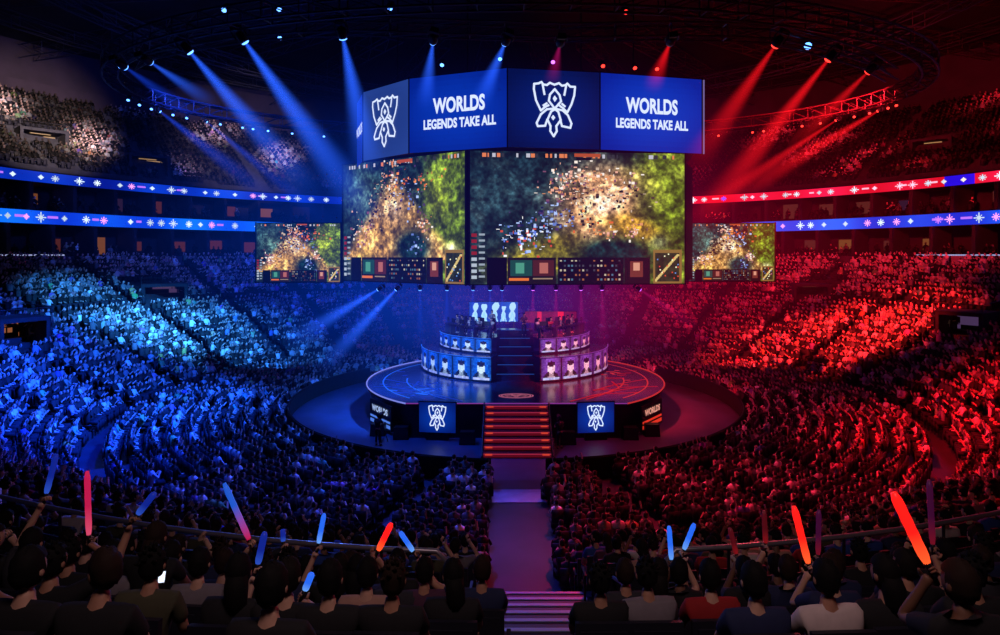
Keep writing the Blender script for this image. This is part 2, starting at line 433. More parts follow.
# pale ledges at far left and right
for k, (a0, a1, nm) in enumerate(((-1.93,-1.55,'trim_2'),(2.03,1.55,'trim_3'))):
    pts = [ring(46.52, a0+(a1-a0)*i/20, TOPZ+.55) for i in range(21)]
    m = MB()
    for p, q in zip(pts, pts[1:]):
        dd = q-p; m.box((p+q)/2, (dd.length+.02,.34,1.0), rz=math.atan2(dd.y,dd.x))
    o = m.build(nm, M_PALE); prop(o, kind='structure')
    m = MB().tube([p+Vector((0,0,.56)) for p in pts], .07, 5); o = m.build(nm+'_glow_strip', emi('ledge_glow', (190,200,255), .6)); o.name = 'trim_%d' % (4+k); prop(o, kind='structure')  # emissive strip added to brighten the dim ledge top
o = MB().arc([(UPR,UPZ),(UPR,UPZ+.2),(UPR,UPZ+2.4),(UPR+1.2,UPZ+2.4),(UPR+1.2,36.5)], -PI, PI, 96, close=True).build('wall_upper', mat('upper_wall', (46,34,50), .8, noise=.25, nscale=.5)); prop(o, kind='structure')
o = MB().arc([(.02,36.5),(UPR+2,36.5)], -PI, PI, 64, close=True).build('ceiling', M_CEIL); prop(o, kind='structure')

# ------------------------------------------------------------------ ribbon boards
def star_band(nu, nv, seed, c1, c2, accents):
    R = np.random.default_rng(seed); img = np.zeros((nv, nu, 3))
    t = (np.sin(np.linspace(0, 60, nu)+R.random()*6)+np.sin(np.linspace(0, 23, nu)))*.25+.5
    img[:] = (np.array(c1)[None]*(1-t[:,None])+np.array(c2)[None]*t[:,None])[None]
    x = 6
    while x < nu-8:
        s = int(R.integers(2,5)); c = np.array([.85,.93,1.0])*R.uniform(.75,1)
        if R.random() < .25: c = np.array(accents[int(R.integers(len(accents)))])
        cy = nv//2
        for dx in range(-s, s+1):
            for dy in range(-s, s+1):
                if (dx == 0 or dy == 0 or abs(dx) == abs(dy)) and 0 <= cy+dy < nv and 0 <= x+dx < nu:
                    if abs(dx)+abs(dy) <= s+ (abs(dx) == abs(dy)): img[cy+dy, x+dx] = c
        if R.random() < .3:
            w = int(R.integers(4,12)); img[cy-1:cy+1, x+6:x+6+w] = np.array(accents[0])*.9
        x += int(R.integers(9, 26))
    return img
BL1, BL2 = (.02,.16,.72), (.05,.42,.95)
RD1, RD2 = (.75,.03,.10), (.9,.10,.28)
for nm, a0, a1, zc, hh, c1, c2, lab in (
    ('u', -1.15, -2.98, 18.15, 1.0, (.01,.08,.5), (.03,.25,.8), 'long blue ribbon display with white stars curving round the upper left balcony'),
    ('u', 1.15, 2.98, 18.15, 1.0, RD1, RD2, 'long red ribbon display with white stars curving round the upper right balcony'),
    ('l', -1.15, -2.98, 14.3, 1.25, BL1, BL2, 'lower blue ribbon display with white stars along the left suites'),
    ('l', 1.15, 2.98, 14.3, 1.25, (.01,.12,.7), (.04,.36,.92), 'lower blue ribbon display with white stars along the right suites')):
    t = empty('ribbon_board', ring(48, a0, zc), 0, lab, 'display board')
    nu = 780; img = star_band(nu, 11, hash(lab) % 1 + int(abs(a0*100))+int(zc)+(3 if a0 > 0 else 0), c1, c2, [(.75,.45,1.0),(.95,.6,.9)] if c1 != RD1 else [(1,.75,.85),(.2,.3,1.0)])
    if c1 == RD1:
        for q in (60, 150, 215, 330): img[:, q:q+26] = img[:, q:q+26][:, :, ::-1]
    def fn(u, v, a0=a0, a1=a1, zc=zc, hh=hh):
        a = a0+(a1-a0)*u; return np.stack([47.8*np.sin(a), CY-47.8*np.cos(a), zc+hh/2-hh*v], 1) - np.array(t.location)[None]
    raster('screen', img, fn, mat('ribbon_led', (5,5,6), .5, attr='emit', es=1.35), t)
    L = np.array(t.location)
    m = MB().arc([(47.78,zc+hh/2),(47.74,zc+hh/2+.1),(47.98,zc+hh/2+.1),(47.98,zc-hh/2-.1),(47.74,zc-hh/2-.1),(47.78,zc-hh/2)], a0, a1, 90)
    m.v = [tuple(np.array(v)-L) for v in m.v]; m.build('housing', M_BLACK, t)

# ------------------------------------------------------------------ crowd that nobody could count one by one
def lowpoly_template(kind):
    m = MB(); SK, SH, TR, HA = 0, 1, 2, 3
    def tag(n0, part): 
        for i in range(n0, len(m.f)): m.c[i] = part
    n = len(m.f); m.add([(-.16,-.10,.45),(.16,-.10,.45),(.16,.12,.45),(-.16,.12,.45),(-.21,-.09,1.02),(.21,-.09,1.02),(.21,.10,1.02),(-.21,.10,1.02),(-.07,-.04,1.10),(.07,-.04,1.10),(.07,.06,1.10),(-.07,.06,1.10)],
        [(0,1,5,4),(1,2,6,5),(2,3,7,6),(3,0,4,7),(4,5,9,8),(5,6,10,9),(6,7,11,10),(7,4,8,11)]); tag(n, SH)
    n = len(m.f); m.add([(-.07,.0,1.10),(.07,.0,1.10),(.085,.10,1.22),(-.085,.10,1.22),(-.07,.10,1.34),(.07,.10,1.34),(.06,.03,1.12),(-.06,.03,1.12)], [(3,2,5,4),(0,1,2,3)]); 
    m.sphere((0,.03,1.24), (.085,.10,.13), 6, 4); tag(n, SK)
    n = len(m.f); m.sphere((0,.0,1.27), (.095,.10,.125), 6, 3); tag(n, HA)
    n = len(m.f); m.box((0,.27,.50), (.34,.46,.15)); m.box((0,.46,.24), (.30,.12,.48)); tag(n, TR)
    def limb(a, b, w, part):
        n = len(m.f); m.tube([a, b], w, 4, cap=False); tag(n, part)
    if kind == 0:
        for s in (-1,1): limb((s*.22,.02,.98),(s*.24,.16,.72),.055,SH); limb((s*.24,.16,.72),(s*.12,.36,.66),.04,SK)
    elif kind == 1:
        for s in (-1,1): limb((s*.22,.02,.98),(s*.26,.2,.78),.055,SH); limb((s*.26,.2,.78),(s*.03,.34,.98),.045,SK)
    elif kind == 2:
        limb((.22,.02,.98),(.33,.12,1.15),.055,SH); limb((.33,.12,1.15),(.30,.2,1.42),.04,SK); limb((-.22,.02,.98),(-.24,.2,.74),.055,SH)
    else:
        for s in (-1,1): limb((s*.22,.02,.98),(s*.30,.1,1.18),.055,SH); limb((s*.30,.1,1.18),(s*.18,.2,1.45),.04,SK)
    V = np.array(m.v); Fq = np.array([f if len(f) == 4 else (*f, f[-1]) for f in m.f]); part = np.array(m.c)
    return V, Fq, part
TPL = [lowpoly_template(k) for k in range(4)]
def merge_people(name, items):
    """items: (x,y,z,rot,kind,shirt rgb,skin rgb,hair rgb)"""
    Vs, Fs, Cs, off = [], [], [], 0
    for kd in range(4):
        it = [i for i in items if i[4] == kd]
        if not it: continue
        V, Fq, part = TPL[kd]; n = len(it)
        xyz = np.array([i[:3] for i in it]); rot = np.array([i[3] for i in it]); sc = np.array([random.uniform(.92,1.08) for i in it])
        c, s = np.cos(rot), np.sin(rot)
        X = (V[None,:,0]*c[:,None]-V[None,:,1]*s[:,None])*sc[:,None]+xyz[:,0:1]; Y = (V[None,:,0]*s[:,None]+V[None,:,1]*c[:,None])*sc[:,None]+xyz[:,1:2]; Z = V[None,:,2]*sc[:,None]+xyz[:,2:3]
        Vs.append(np.stack([X,Y,Z],-1).reshape(-1,3)); nV = len(V)
        Fs.append((Fq[None]+(np.arange(n)*nV)[:,None,None]).reshape(-1,4)+off); off += n*nV
        pal = np.zeros((n,4,3))
        for j, i in enumerate(it): pal[j,0] = i[6]; pal[j,1] = i[5]; pal[j,2] = (.02,.02,.03); pal[j,3] = i[7]
        Cs.append(pal[:,part].reshape(-1,3))
    me = np_mesh(name, np.concatenate(Vs), np.concatenate(Fs), np.concatenate(Cs), M_ATTR)
    return link(name, me)
def rand_look():
    u = random.random()
    if u < .58: sh = [random.uniform(.008,.04)]*3
    elif u < .76: sh = [random.uniform(.08,.25)]*3
    elif u < .92: sh = [random.uniform(.45,.95)]*3
    else: sh = [random.uniform(.1,.6) for _ in range(3)]
    k = random.uniform(.6,1.15); sk = (.75*k,.52*k,.45*k); h = random.uniform(.01,.04)
    return tuple(sh), sk, (h,h*.8,h*.7)
AISLES = [(-PI + 2*PI*k/26) for k in range(26)]
def in_aisle(rr, a, w):
    if abs(rr*math.sin(a)) < 1.22 and abs(a) < PI/2: return True
    for q in AISLES:
        if abs(q) < .12: continue
        if abs(((a-q+PI) % (2*PI))-PI)*rr < w: return True
    return False
SEATS = []                                   # every visible seat in the house
for (rr, zz, kind) in ROWS:
    n = int(2*PI*rr/.52); ph = random.random()
    for i in range(n):
        a = -PI+2*PI*(i+ph)/n
        if in_aisle(rr, a, .62) or blocked(rr, a, False): continue
        p = ring(rr, a, zz); q = pix((p.x,p.y,p.z+1.2))
        if p.y < 1.2 or not (-90 < q[0] < 1090): continue
        if kind != 'n' and p.y < 45 and q[1] > 680: continue
        if random.random() < .035: continue
        SEATS.append((p.x, p.y, p.z, a, kind, rr, q))
UPS = []
for (rr, zz) in UP + [(48.6,S1),(50,S1+.3),(48.7,S2),(50,S2+.3)]:
    n = int(2*PI*rr/.58); occ = .86 if zz > 18 else .45
    for i in range(n):
        a = -PI+2*PI*i/n
        if blocked(rr, a, True) and zz > 18: continue
        if in_aisle(rr, a, .7): continue
        x, y = rr*math.sin(a), CY-rr*math.cos(a); q = pix((x,y,zz+1.2))
        if y < 12 or not (-90 < q[0] < 1090) or q[1] < -30 or random.random() > occ: continue
        if 335 < q[0] < 700 and q[1] < 200 and zz > 18 and 360 < q[0] < 690: continue
        UPS.append((x, y, zz, a))

# near rows: the people nearest the viewer, one by one
near_free = [s for s in SEATS if s[4] == 'n' and s[1] < 13.5 and s[6][1] < 700 and s[1] > 2.7]
KEY = []  # filled below: (px, row, variant, shirt, hair, skin, label)
def row_point(px, k):
    rr, zz = NEAR[k]; best = None; t = 1.5
    while t < 20:
        x = CX+(px-VX)/F*t; y = t
        a = math.atan2(x, CY-y); p = ring(rr, a, zz)
        if y >= p.y - .01 and abs(p.x-x) < 1.2: 
            p.x = x; p.y = warp(x, CY-math.sqrt(max(0, rr*rr-x*x))); return p, a
        t += .01
    return ring(rr, 0, zz), 0
KEYS = [
 (26,1,7,'black',0,0,'person with black hair and dark top seen high at the far left edge'),
 (22,4,0,'black',0,1,'large near person in black with short hair at bottom left corner'),
 (92,4,6,'black',1,0,'near person in black turning the head right, second from bottom left corner'),
 (70,2,7,'black',0,0,'dark haired person in black directly beside the tall pink light stick at left'),
 (109,2,0,'grey',0,1,'person in a pale grey shirt with short black hair in the left rows'),
 (146,3,1,'olive',0,0,'person in dull olive shirt bent over a bright phone'),
 (197,2,0,'grey',0,1,'person in grey shirt right of the bright phone'),
 (233,3,2,'black',0,0,'person in black with long hair under the blue and pink light stick'),
 (268,4,0,'black',0,1,'near person in black, short hair, below the slanting blue light stick'),
 (284,1,1,'navy',0,0,'person in navy with spiky hair under the short blue light stick'),
 (328,3,0,'black',0,1,'broad person in black shirt left of the tan shirted person'),
 (366,2,0,'tan',0,1,'person in pale tan shirt with short black hair, centre left'),
 (396,1,7,'charcoal',0,0,'person in charcoal shirt right of the tan shirt'),
 (424,1,0,'plum',0,0,'person in plum shirt near the aisle end of the left rows'),
 (452,2,2,'black',0,0,'long haired person in black beside the left side of the aisle'),
 (600,2,7,'black',0,0,'person in black beside the handrail at the right side of the aisle'),
 (626,1,0,'charcoal',1,0,'person in charcoal behind the handrail right of the aisle'),
 (650,2,1,'grey',0,0,'person in grey shirt with spiky hair right of the aisle'),
 (712,2,0,'red',0,1,'person in deep red shirt, short hair, right of centre'),
 (757,3,0,'navy',0,1,'person in navy shirt with short black hair in the right rows'),
 (830,3,0,'white',0,0,'person in pale shirt with black hair under the bright red light stick'),
 (890,3,2,'black',0,0,'long haired person in black left of the large red light stick'),
 (972,3,7,'black',0,0,'large dark person with spiky hair at far right edge'),
]
taken = []
M_FOLDSEAT = M_SEAT
def seat_meshes():
    b = MB(); b.box((0,-.20,.74), (.46,.05,.52), R=Matrix.Rotation(-.12,3,'X'), taper=.94); b.box((0,-.235,.76), (.36,.02,.38), R=Matrix.Rotation(-.12,3,'X'))
    p = MB(); p.box((0,.04,.40), (.46,.44,.07), taper=.95)
    g = MB(); g.box((0,-.10,.33), (.5,.05,.05))
    for s in (-1,1): g.box((s*.25,-.02,.62), (.04,.34,.04)); g.box((s*.25,-.10,.31), (.04,.06,.62)); g.box((s*.25,-.10,.02), (.10,.2,.04))
    fr = MB(); 
    for s_, m_ in ((b,0),(p,0),(g,1)):
        bb = len(fr.v); fr.v += s_.v
        for f in s_.f: fr.f.append(tuple(i+bb for i in f)); fr.mi.append(m_); fr.c.append(None)
    return b.mesh('seat_back', M_SEAT), p.mesh('seat_pan', M_SEAT), g.mesh('armrest_frame', M_BLACK), fr.mesh('arena_seat', [M_SEAT, M_BLACK])
SB, SP_, SG, SALL = seat_meshes()
def put_seat(loc, rz, near):
    if near:
        t = empty('arena_seat', loc, rz, 'dark folding arena seat hidden behind a spectator in the near rows', 'seat', 'seats in the near rows')
        link('seat_back', SB, t); link('seat_pan', SP_, t); link('armrest_frame', SG, t)
    else:
        t = link('arena_seat', SALL); t.location = loc; t.rotation_euler = (0,0,rz)
        prop(t, 'dark folding arena seat under a spectator beyond the handrail', 'seat', 'seats in the rows beyond the handrail')
for (px, k, v, sh, ha, sk, lab) in KEYS:
    p, a = row_point(px, k); taken.append((p.x, p.y))
    put_person(VARS[v], p, a+random.uniform(-.1,.1), sh, lab, hair=ha, skin=sk); put_seat(p, a, True)
# light sticks with the people who hold them: (top px, bottom px, row, colour, label)
STK = {'blue': ((40,110,255),(110,170,255)), 'red': ((255,25,20),(255,90,40)), 'pink': ((220,30,90),(255,90,130)), 'dimred': ((120,14,30),(200,30,40)), 'mag': ((100,16,80),(190,30,60)), 'dimblue': ((20,50,190),(60,110,255)), 'bluepink': ((40,110,255),(235,30,90))}
def stick_mat(k):
    nm = 'stick_'+k
    if nm in _m: return _m[nm]
    m = mat(nm, (40,40,40), .35, emit=STK[k][0], es=1.0); nt = m.node_tree; b = nt.nodes['Principled BSDF']
    tc = nt.nodes.new('ShaderNodeTexCoord'); sp = nt.nodes.new('ShaderNodeSeparateXYZ'); r = nt.nodes.new('ShaderNodeValToRGB')
    nt.links.new(tc.outputs['Generated'], sp.inputs[0]); nt.links.new(sp.outputs['Z'], r.inputs['Fac']); nt.links.new(r.outputs['Color'], b.inputs['Emission Color'])
    e = r.color_ramp.elements; e[0].position = .0; e[0].color = (*lin(STK[k][1]),1); e[1].position = .45 if k != 'bluepink' else .6; e[1].color = (*lin(STK[k][0]),1)
    b.inputs['Emission Strength'].default_value = {'blue': .9,'red': 1.3,'pink': .7,'dimred': .35,'mag': .3,'dimblue': .5, 'bluepink': .6}[k]
    return m
def stick(bottom, top, k, label, rad=.035):
    d = top-bottom; L = d.length; t = empty('light_stick', bottom, 0, label, 'light stick')
    t.rotation_mode = 'QUATERNION'; t.rotation_quaternion = Vector((0,0,1)).rotation_difference(d.normalized())
    body = MB(); n = 10; body.tube([(0,0,.06+(L-.06)*i/n) for i in range(n+1)], [rad*.7]+[rad*(1+.07*(i % 2)) for i in range(n-1)]+[rad*.6], 12)
    body.build('glowing_tube', stick_mat(k), t, True)
    h = MB(); h.tube([(0,0,-.07),(0,0,.02),(0,0,.07)], [rad*.55,rad*.6,rad*.75], 10); h.build('handle', M_BLACK, t, True)
    c = MB(); c.sphere((0,0,.085), rad*.5, 8, 5); c.build('lamp', stick_mat(k), t, True)
STICKS = [
 ((52,462),(40,508),2,'dimblue','dim blue light stick held up at the far left'),
 ((85,472),(87,543),2,'pink','tall thin pink light stick held upright at left'),
 ((151,503),(128,532),3,'dimblue','slanting dim blue light stick in the left rows'),
 ((219,489),(247,552),2,'bluepink','long light stick leaning left, blue above and pink below, left of centre'),
 ((261,543),(252,584),3,'dimblue','pale blue light stick low in the left rows behind the long pink one'),
 ((280,537),(281,556),1,'dimblue','short dim blue light stick left of centre'),
 ((321,521),(314,557),1,'blue','bright blue upright light stick left of the tan shirted person'),
 ((396,529),(380,562),1,'red','red light stick leaning right near the handrail'),
 ((404,538),(421,563),1,'blue','small blue light stick leaning left beside the red one'),
 ((666,533),(669,573),1,'blue','pale blue upright light stick right of the aisle'),
 ((698,531),(685,563),1,'blue','blue light stick leaning right, beside the pale upright one'),
 ((727,535),(735,567),1,'dimred','dim red light stick leaning left between blue and red ones'),
 ((760,517),(762,556),1,'dimred','dim thin red upright light stick by the handrail at right'),
 ((790,514),(806,578),2,'red','bright red light stick leaning left in the right rows'),
 ((815,516),(814,567),1,'mag','dim magenta upright light stick beside the bright red one'),
 ((887,503),(925,583),4,'red','largest bright red light stick leaning left at right'),
 ((932,489),(936,561),2,'mag','tall dim magenta light stick at far right'),
 ((319,577),(308,604),3,'blue','short blue glow of a light stick low among the left rows')]
for (tp, bp, k, c, lab) in STICKS:
    p0, a = row_point(bp[0], k); d = p0.y+.22; bot = P(bp[0], bp[1], d)
    top = P(tp[0], tp[1], d+.05)
    # the holder: hand at the stick, shoulder in reach
    s = random.choice((-1,1)); hx = bot.x - s*.24; hp, ha = row_point(VX+(hx-CX)/d*F, k)
    base = Vector((hp.x, hp.y, NEAR[k][1])); loc = Matrix.Rotation(-ha, 3, 'Z') @ (bot-base)
    reach = math.sqrt((loc.x-s*.185)**2+loc.y**2+(loc.z-1.02)**2)
    lift = 0.0
    if reach > .5:
        lift = min(.45, reach-.5) if loc.z > 1.02 else 0
    near_taken = any(math.hypot(base.x-q[0], base.y-q[1]) < .40 for q in taken)
    if near_taken:
        # hand of a person one seat along
        for dx in (.34,-.34,.5,-.5):
            if not any(math.hypot(base.x+dx-q[0], base.y-q[1]) < .34 for q in taken): base.x += dx; break
        loc = Matrix.Rotation(-ha, 3, 'Z') @ (bot-base); s = 1 if loc.x > 0 else -1
        reach = math.sqrt((loc.x-s*.185)**2+loc.y**2+(loc.z-1.02)**2); lift = min(.45, max(0, reach-.5)) if loc.z > 1.02 else 0
    loc.z -= lift
    kw = dict(hair=random.choice(['short','spiky','short','long']), turn=random.uniform(-.3,.3), grip=tuple((top-bot).normalized()))
    kw['hr' if s > 0 else 'hl'] = tuple(loc)
    v = make_variant('h', **kw); hand = v['hands'][s]; base.z += lift
    hw = base + Matrix.Rotation(ha, 3, 'Z') @ hand
    seatp = base.copy(); seatp.z -= lift
    o = put_person(v, base, ha, random.choice(['black','charcoal','navy','black']), 'person holding the '+' '.join(lab.split(' held')[0].split(',')[0].split()[:13]), hair=random.randrange(3), skin=random.randrange(3))
    put_seat(seatp, ha, True); taken.append((base.x, base.y))
    stick(hw, hw+(top-bot), c, lab, rad=.029 if c == 'red' else .024)
# bright phone
p = P(162, 577, row_point(150,3)[0].y+.30)
t = empty('phone', p, .2, 'small phone with a glowing white screen held in the left rows', 'phone')
m = MB(); m.box((0,0,0), (.052,.009,.09), R=Matrix.Rotation(-.5,3,'X')); m.build('case', M_BLACK, t)
m = MB(); m.box((0,-.006,.003), (.045,.002,.075), R=Matrix.Rotation(-.5,3,'X')); m.build('screen', emi('phone_glow', (225,235,255), 1.6), t)
# fill the other near seats
fill = []
for s in near_free:
    if any(math.hypot(s[0]-q[0], s[1]-q[1]) < .47 for q in taken): continue
    q = s[6]
    if s[1] < 3.9 and 150 < q[0] < 900 and random.random() < .25: continue
    if s[1] < 2.9: continue
    if s[1] < 4.2 and 395 < q[0] < 640: continue
    if any(abs(q[0]-bp[0]) < 26 and s[1] < row_point(bp[0],k_)[0].y-.25 for (tp,bp,k_,c_,l_) in STICKS if bp[1] < 590): continue
    fill.append(s)
random.shuffle(fill); fill = fill[:120]
for s in fill:
    side = 'left' if s[0] < 0 else 'right'
    put_person(random.choice(VARS), (s[0],s[1],s[2]), s[3]+random.uniform(-.12,.12), random.choice(['black','black','charcoal','navy','black','plum','grey']),
      'spectator with back turned in the dark near rows %s of the aisle' % side, 'spectators in the near rows %s of the aisle' % side, hair=random.randrange(3), skin=random.randrange(3), scale=random.uniform(.95,1.04))
    put_seat((s[0],s[1],s[2]), s[3], True)
n_near = len(KEYS)+len(STICKS)+len(fill)
rest = [s for s in SEATS if not (s[4] == 'n' and s[1] < 13.5)]
vis = [s for s in rest if -5 < s[6][0] < 1005 and s[6][1] < 632]
vis.sort(key=lambda s: s[1]); mids = vis[:300-n_near]; ids = set(id(s) for s in mids)
for s in mids:
    side = 'left' if s[0] < 0 else 'right'; glow = 'dim blue' if s[0] < -3 else ('dim red' if s[0] > 3 else 'dim violet')
    put_small(random.choice(VARS), (s[0],s[1],s[2]), s[3]+random.uniform(-.15,.15), random.choice(list(SHIRTS)), 'spectator seated in %s light just beyond the handrail, %s of the aisle' % (glow, side),
      'spectators beyond the handrail %s of the aisle in %s light' % (side, glow), hair=random.randrange(3), skin=random.randrange(3))
    put_seat((s[0],s[1],s[2]), s[3], False)
items = []
for s in rest:
    if id(s) in ids: continue
    a = s[3]+random.uniform(-.2,.2); sh, sk, ha = rand_look()
    items.append((s[0],s[1],s[2],a,random.choice([0,0,1,1,2,3]) if s[4] != 'f' else random.choice([0,0,1,1,2]),sh,sk,ha))
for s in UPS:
    sh, sk, ha = rand_look(); pf = (.5+.5*math.sin(s[3]*31+s[2]*.7))*(.5+.5*math.sin(s[3]*13-s[2]*.45+1)); pf = .04+1.6*pf**1.8; sh = tuple(v*pf for v in sh); sk = tuple(v*pf for v in sk)  # patches of light on the upper deck put into clothes and skin colour
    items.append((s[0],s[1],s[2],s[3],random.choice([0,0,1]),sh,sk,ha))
o = merge_people('crowd', items); prop(o, 'thousands of spectators filling the blue lit left and red lit right stands', 'crowd', kind='stuff')
# their seats
sv = MB(); sv.box((0,-.2,.72), (.46,.05,.5)); sv.box((0,.04,.40), (.46,.42,.07)); sv.box((0,-.1,.2), (.08,.1,.4))
Vt, Ft = np.array(sv.v), np.array(sv.f); A = np.array([(i[0],i[1],i[2],i[3]) for i in items]); n = len(A)
c, s = np.cos(A[:,3]), np.sin(A[:,3])
V = np.stack([Vt[None,:,0]*c[:,None]-Vt[None,:,1]*s[:,None]+A[:,0:1], Vt[None,:,0]*s[:,None]+Vt[None,:,1]*c[:,None]+A[:,1:2], Vt[None,:,2]+A[:,2:3]], -1).reshape(-1,3)
Fq = (Ft[None]+(np.arange(n)*len(Vt))[:,None,None]).reshape(-1,4)
o = link('arena_seats', np_mesh('arena_seats', V, Fq, np.full((len(Fq),3), .015), M_SEAT)); prop(o, 'rows of dark folding seats under the crowd all round the stands', 'seats', kind='stuff')

# ------------------------------------------------------------------ handrail in front of the near rows, ending at the aisle
for nm, a0, a1 in (('wall_kerb_left',-.035,-1.9),('wall_kerb_right',.046,1.9)):
    o = MB().arc([(36.42,5.0),(36.42,5.7),(36.66,5.7),(36.66,5.1)], a0, a1, 90).build(nm, M_CONC); prop(o, kind='structure')
def handrail(a0, a1, label):
    t = empty('handrail', ring(RAILR, a0, 5.7), 0, label, 'railing'); L = Vector(t.location)
    n = int(abs(a1-a0)*RAILR/.9)+1
    pts = [ring(RAILR, a0+(a1-a0)*i/n, 6.72)-L for i in range(n+1)]
    e = pts[0].copy(); drop = [e+Vector((0,0,-1.0))+Vector((0,-.0,0)), e+Vector((0,0,-.12))]
    MB().tube(drop+[pts[0]+ (pts[1]-pts[0])*.15]+pts[1:], .036, 8).build('top_rail', M_RAIL, t, True)
    MB().tube([p-Vector((0,0,.45)) for p in pts], .018, 6).build('mid_rail', M_STEEL, t, True)
    for i in range(1, n+1, 2):
        MB().tube([pts[i]-Vector((0,0,1.02)), pts[i]], .022, 6).build('post', M_STEEL, t)
handrail(-.035, -.62, 'long curved metal handrail in front of the left near rows')
handrail(.046, .62, 'long curved metal handrail in front of the right near rows')
# sloping handrails beside the steps
for s, lab in ((-1,'short sloping handrail on the left side of the lower steps'), (1,'short sloping handrail on the right side of the lower steps')):
    t = empty('stair_handrail', (s*1.28, 9.3, 4.9), 0, lab, 'railing')
    a = Vector((0,0,.95)); b = Vector((0,3.1,-.32)); MB().tube([a-Vector((0,0,.9)), a, b, b-Vector((0,0,.85))], .03, 8).build('rail', mat('blue_rail', (120,140,190), .4, .5), t, True)

# ------------------------------------------------------------------ pit barrier
def barrier(a0, a1, label):
    t = empty('crowd_barrier', ring(15.2, a0, 0), 0, label, 'barrier'); L = Vector(t.location)
    m = MB().arc([(15.15,0),(15.15,1.05),(15.3,1.05),(15.3,0)], a0, a1, 48); m.v = [tuple(Vector(v)-L) for v in m.v]; m.build('panel', M_CLOTH, t)
    m = MB().tube([ring(15.22, a0+(a1-a0)*i/48, 1.08)-L for i in range(49)], .035, 6); m.build('top_bar', M_BLACK, t)
barrier(-.085, -2.2, 'black draped barrier round the left side of the stage floor')
barrier(.085, 2.2, 'black draped barrier round the right side of the stage floor')

# ------------------------------------------------------------------ stage
SR = 10.3
st = empty('stage', (0,CY,0), 0, 'round glossy raised stage with glowing rim, blue on the left and red on the right', 'stage')
cut = 8.0
def stage_pts(R, n=120):
    out = []
    a0 = math.acos(cut/R) if R > cut else 0
    for i in range(n+1):
        a = a0+(2*PI-2*a0)*i/n; out.append((R*math.sin(a), -R*math.cos(a)))
    return out
sp = stage_pts(SR); m = MB(); n = len(sp)
m.add([(x,y,2.0) for x,y in sp]+[(x,y,1.85) for x,y in sp], [tuple(range(n))]+[(i,i+n,(i+1) % n+n,(i+1) % n) for i in range(n)]); m.build('deck', M_STAGE, st)
m = MB(); sp2 = stage_pts(SR-.25); m.add([(x,y,1.85) for x,y in sp2]+[(x,y,0) for x,y in sp2], [(i,i+n,(i+1) % n+n,(i+1) % n) for i in range(n)]); m.build('fascia', mat('stage_fascia', (16,16,26), .35), st)
G = {'lav': emi('glow_lavender', (140,150,255), .75), 'blue': emi('glow_blue', (40,110,255), .8), 'red': emi('glow_red', (255,60,60), .5), 'dred': emi('glow_deep_red', (230,25,30), .5), 'dblue': emi('glow_deep_blue', (25,60,220), .55), 'vio': emi('glow_violet', (170,70,190), .5)}
def rim(R, z, a0, a1, rad, material, name='rim_light'):
    MB().tube([(R*math.sin(a0+(a1-a0)*i/60), -R*math.cos(a0+(a1-a0)*i/60), z) for i in range(61)], rad, 6).build(name, material, st)
ac = math.acos(cut/SR)
rim(SR, 2.02, -ac, -PI+.35, .045, G['lav']); rim(SR, 2.02, ac, PI-.35, .045, G['red'])
rim(SR-.3, .06, -ac, -2.2, .03, G['dblue']); rim(SR-.3, .06, ac, 2.2, .03, G['dred'])
MB().tube([(-SR*math.sin(ac),-cut,2.02),(SR*math.sin(ac),-cut,2.02)], .03, 6).build('front_rim', G['vio'], st)
# glowing line work on the deck; red side imitates projected light by emission
def deck_lines(lines, material, w=.05):
    m = MB()
    for l in lines:
        for p, q in zip(l, l[1:]):
            p, q = Vector((*p,2.012)), Vector((*q,2.012)); d = (q-p); nn = Vector((-d.y,d.x,0)).normalized()*w
            m.add([p-nn,q-nn,q+nn,p+nn], [(0,1,2,3)])
    m.build('floor_glow_lines', material, st)
for s, m1, m2 in ((-1,G['blue'],G['dblue']),(1,G['red'],G['dred'])):
    A_ = lambda R, a: (s*R*math.sin(a), -R*math.cos(a))
    deck_lines([[A_(9.2,ac+.1+.05*i) for i in range(34)], [A_(7.6,.75+.06*i) for i in range(14)]], m1, .05)
    deck_lines([[A_(9.2,1.0),(s*5.2,-5.4),(s*3.2,-7.4)], [A_(9.2,1.5),(s*6.6,-2.6),(s*5.0,-4.4)], [A_(9.9,1.25),A_(7.6,1.1),A_(6.8,1.35)], [(s*4.2,-6.9),(s*6.2,-4.6),(s*8.6,-3.0)]], m2, .07)
    for q in range(14):
        a = .7+random.random()*1.2; R0 = random.uniform(6.3,9.3); L_ = random.uniform(.4,1.4); th = random.uniform(0,PI)
        x, y = A_(R0,a); deck_lines([[(x,y),(x+L_*math.cos(th),y+L_*.6*math.sin(th))]], m1 if q % 3 == 0 else m2, random.uniform(.03,.12))
# oval crest on the deck, front centre
cr = [[(1.05*math.cos(2*PI*i/40), -5.9+.62*math.sin(2*PI*i/40)) for i in range(41)], [(.9*math.cos(2*PI*i/40), -5.9+.48*math.sin(2*PI*i/40)) for i in range(41)],
      [(-.7,-5.9),(-.35,-5.6),(0,-5.9),(.35,-5.6),(.7,-5.9)], [(-.6,-6.1),(-.2,-5.9),(0,-6.25),(.2,-5.9),(.6,-6.1)], [(-.3,-5.55),(0,-5.7),(.3,-5.55)]]
deck_lines(cr, emi('crest_pink', (230,120,150), .6), .035)
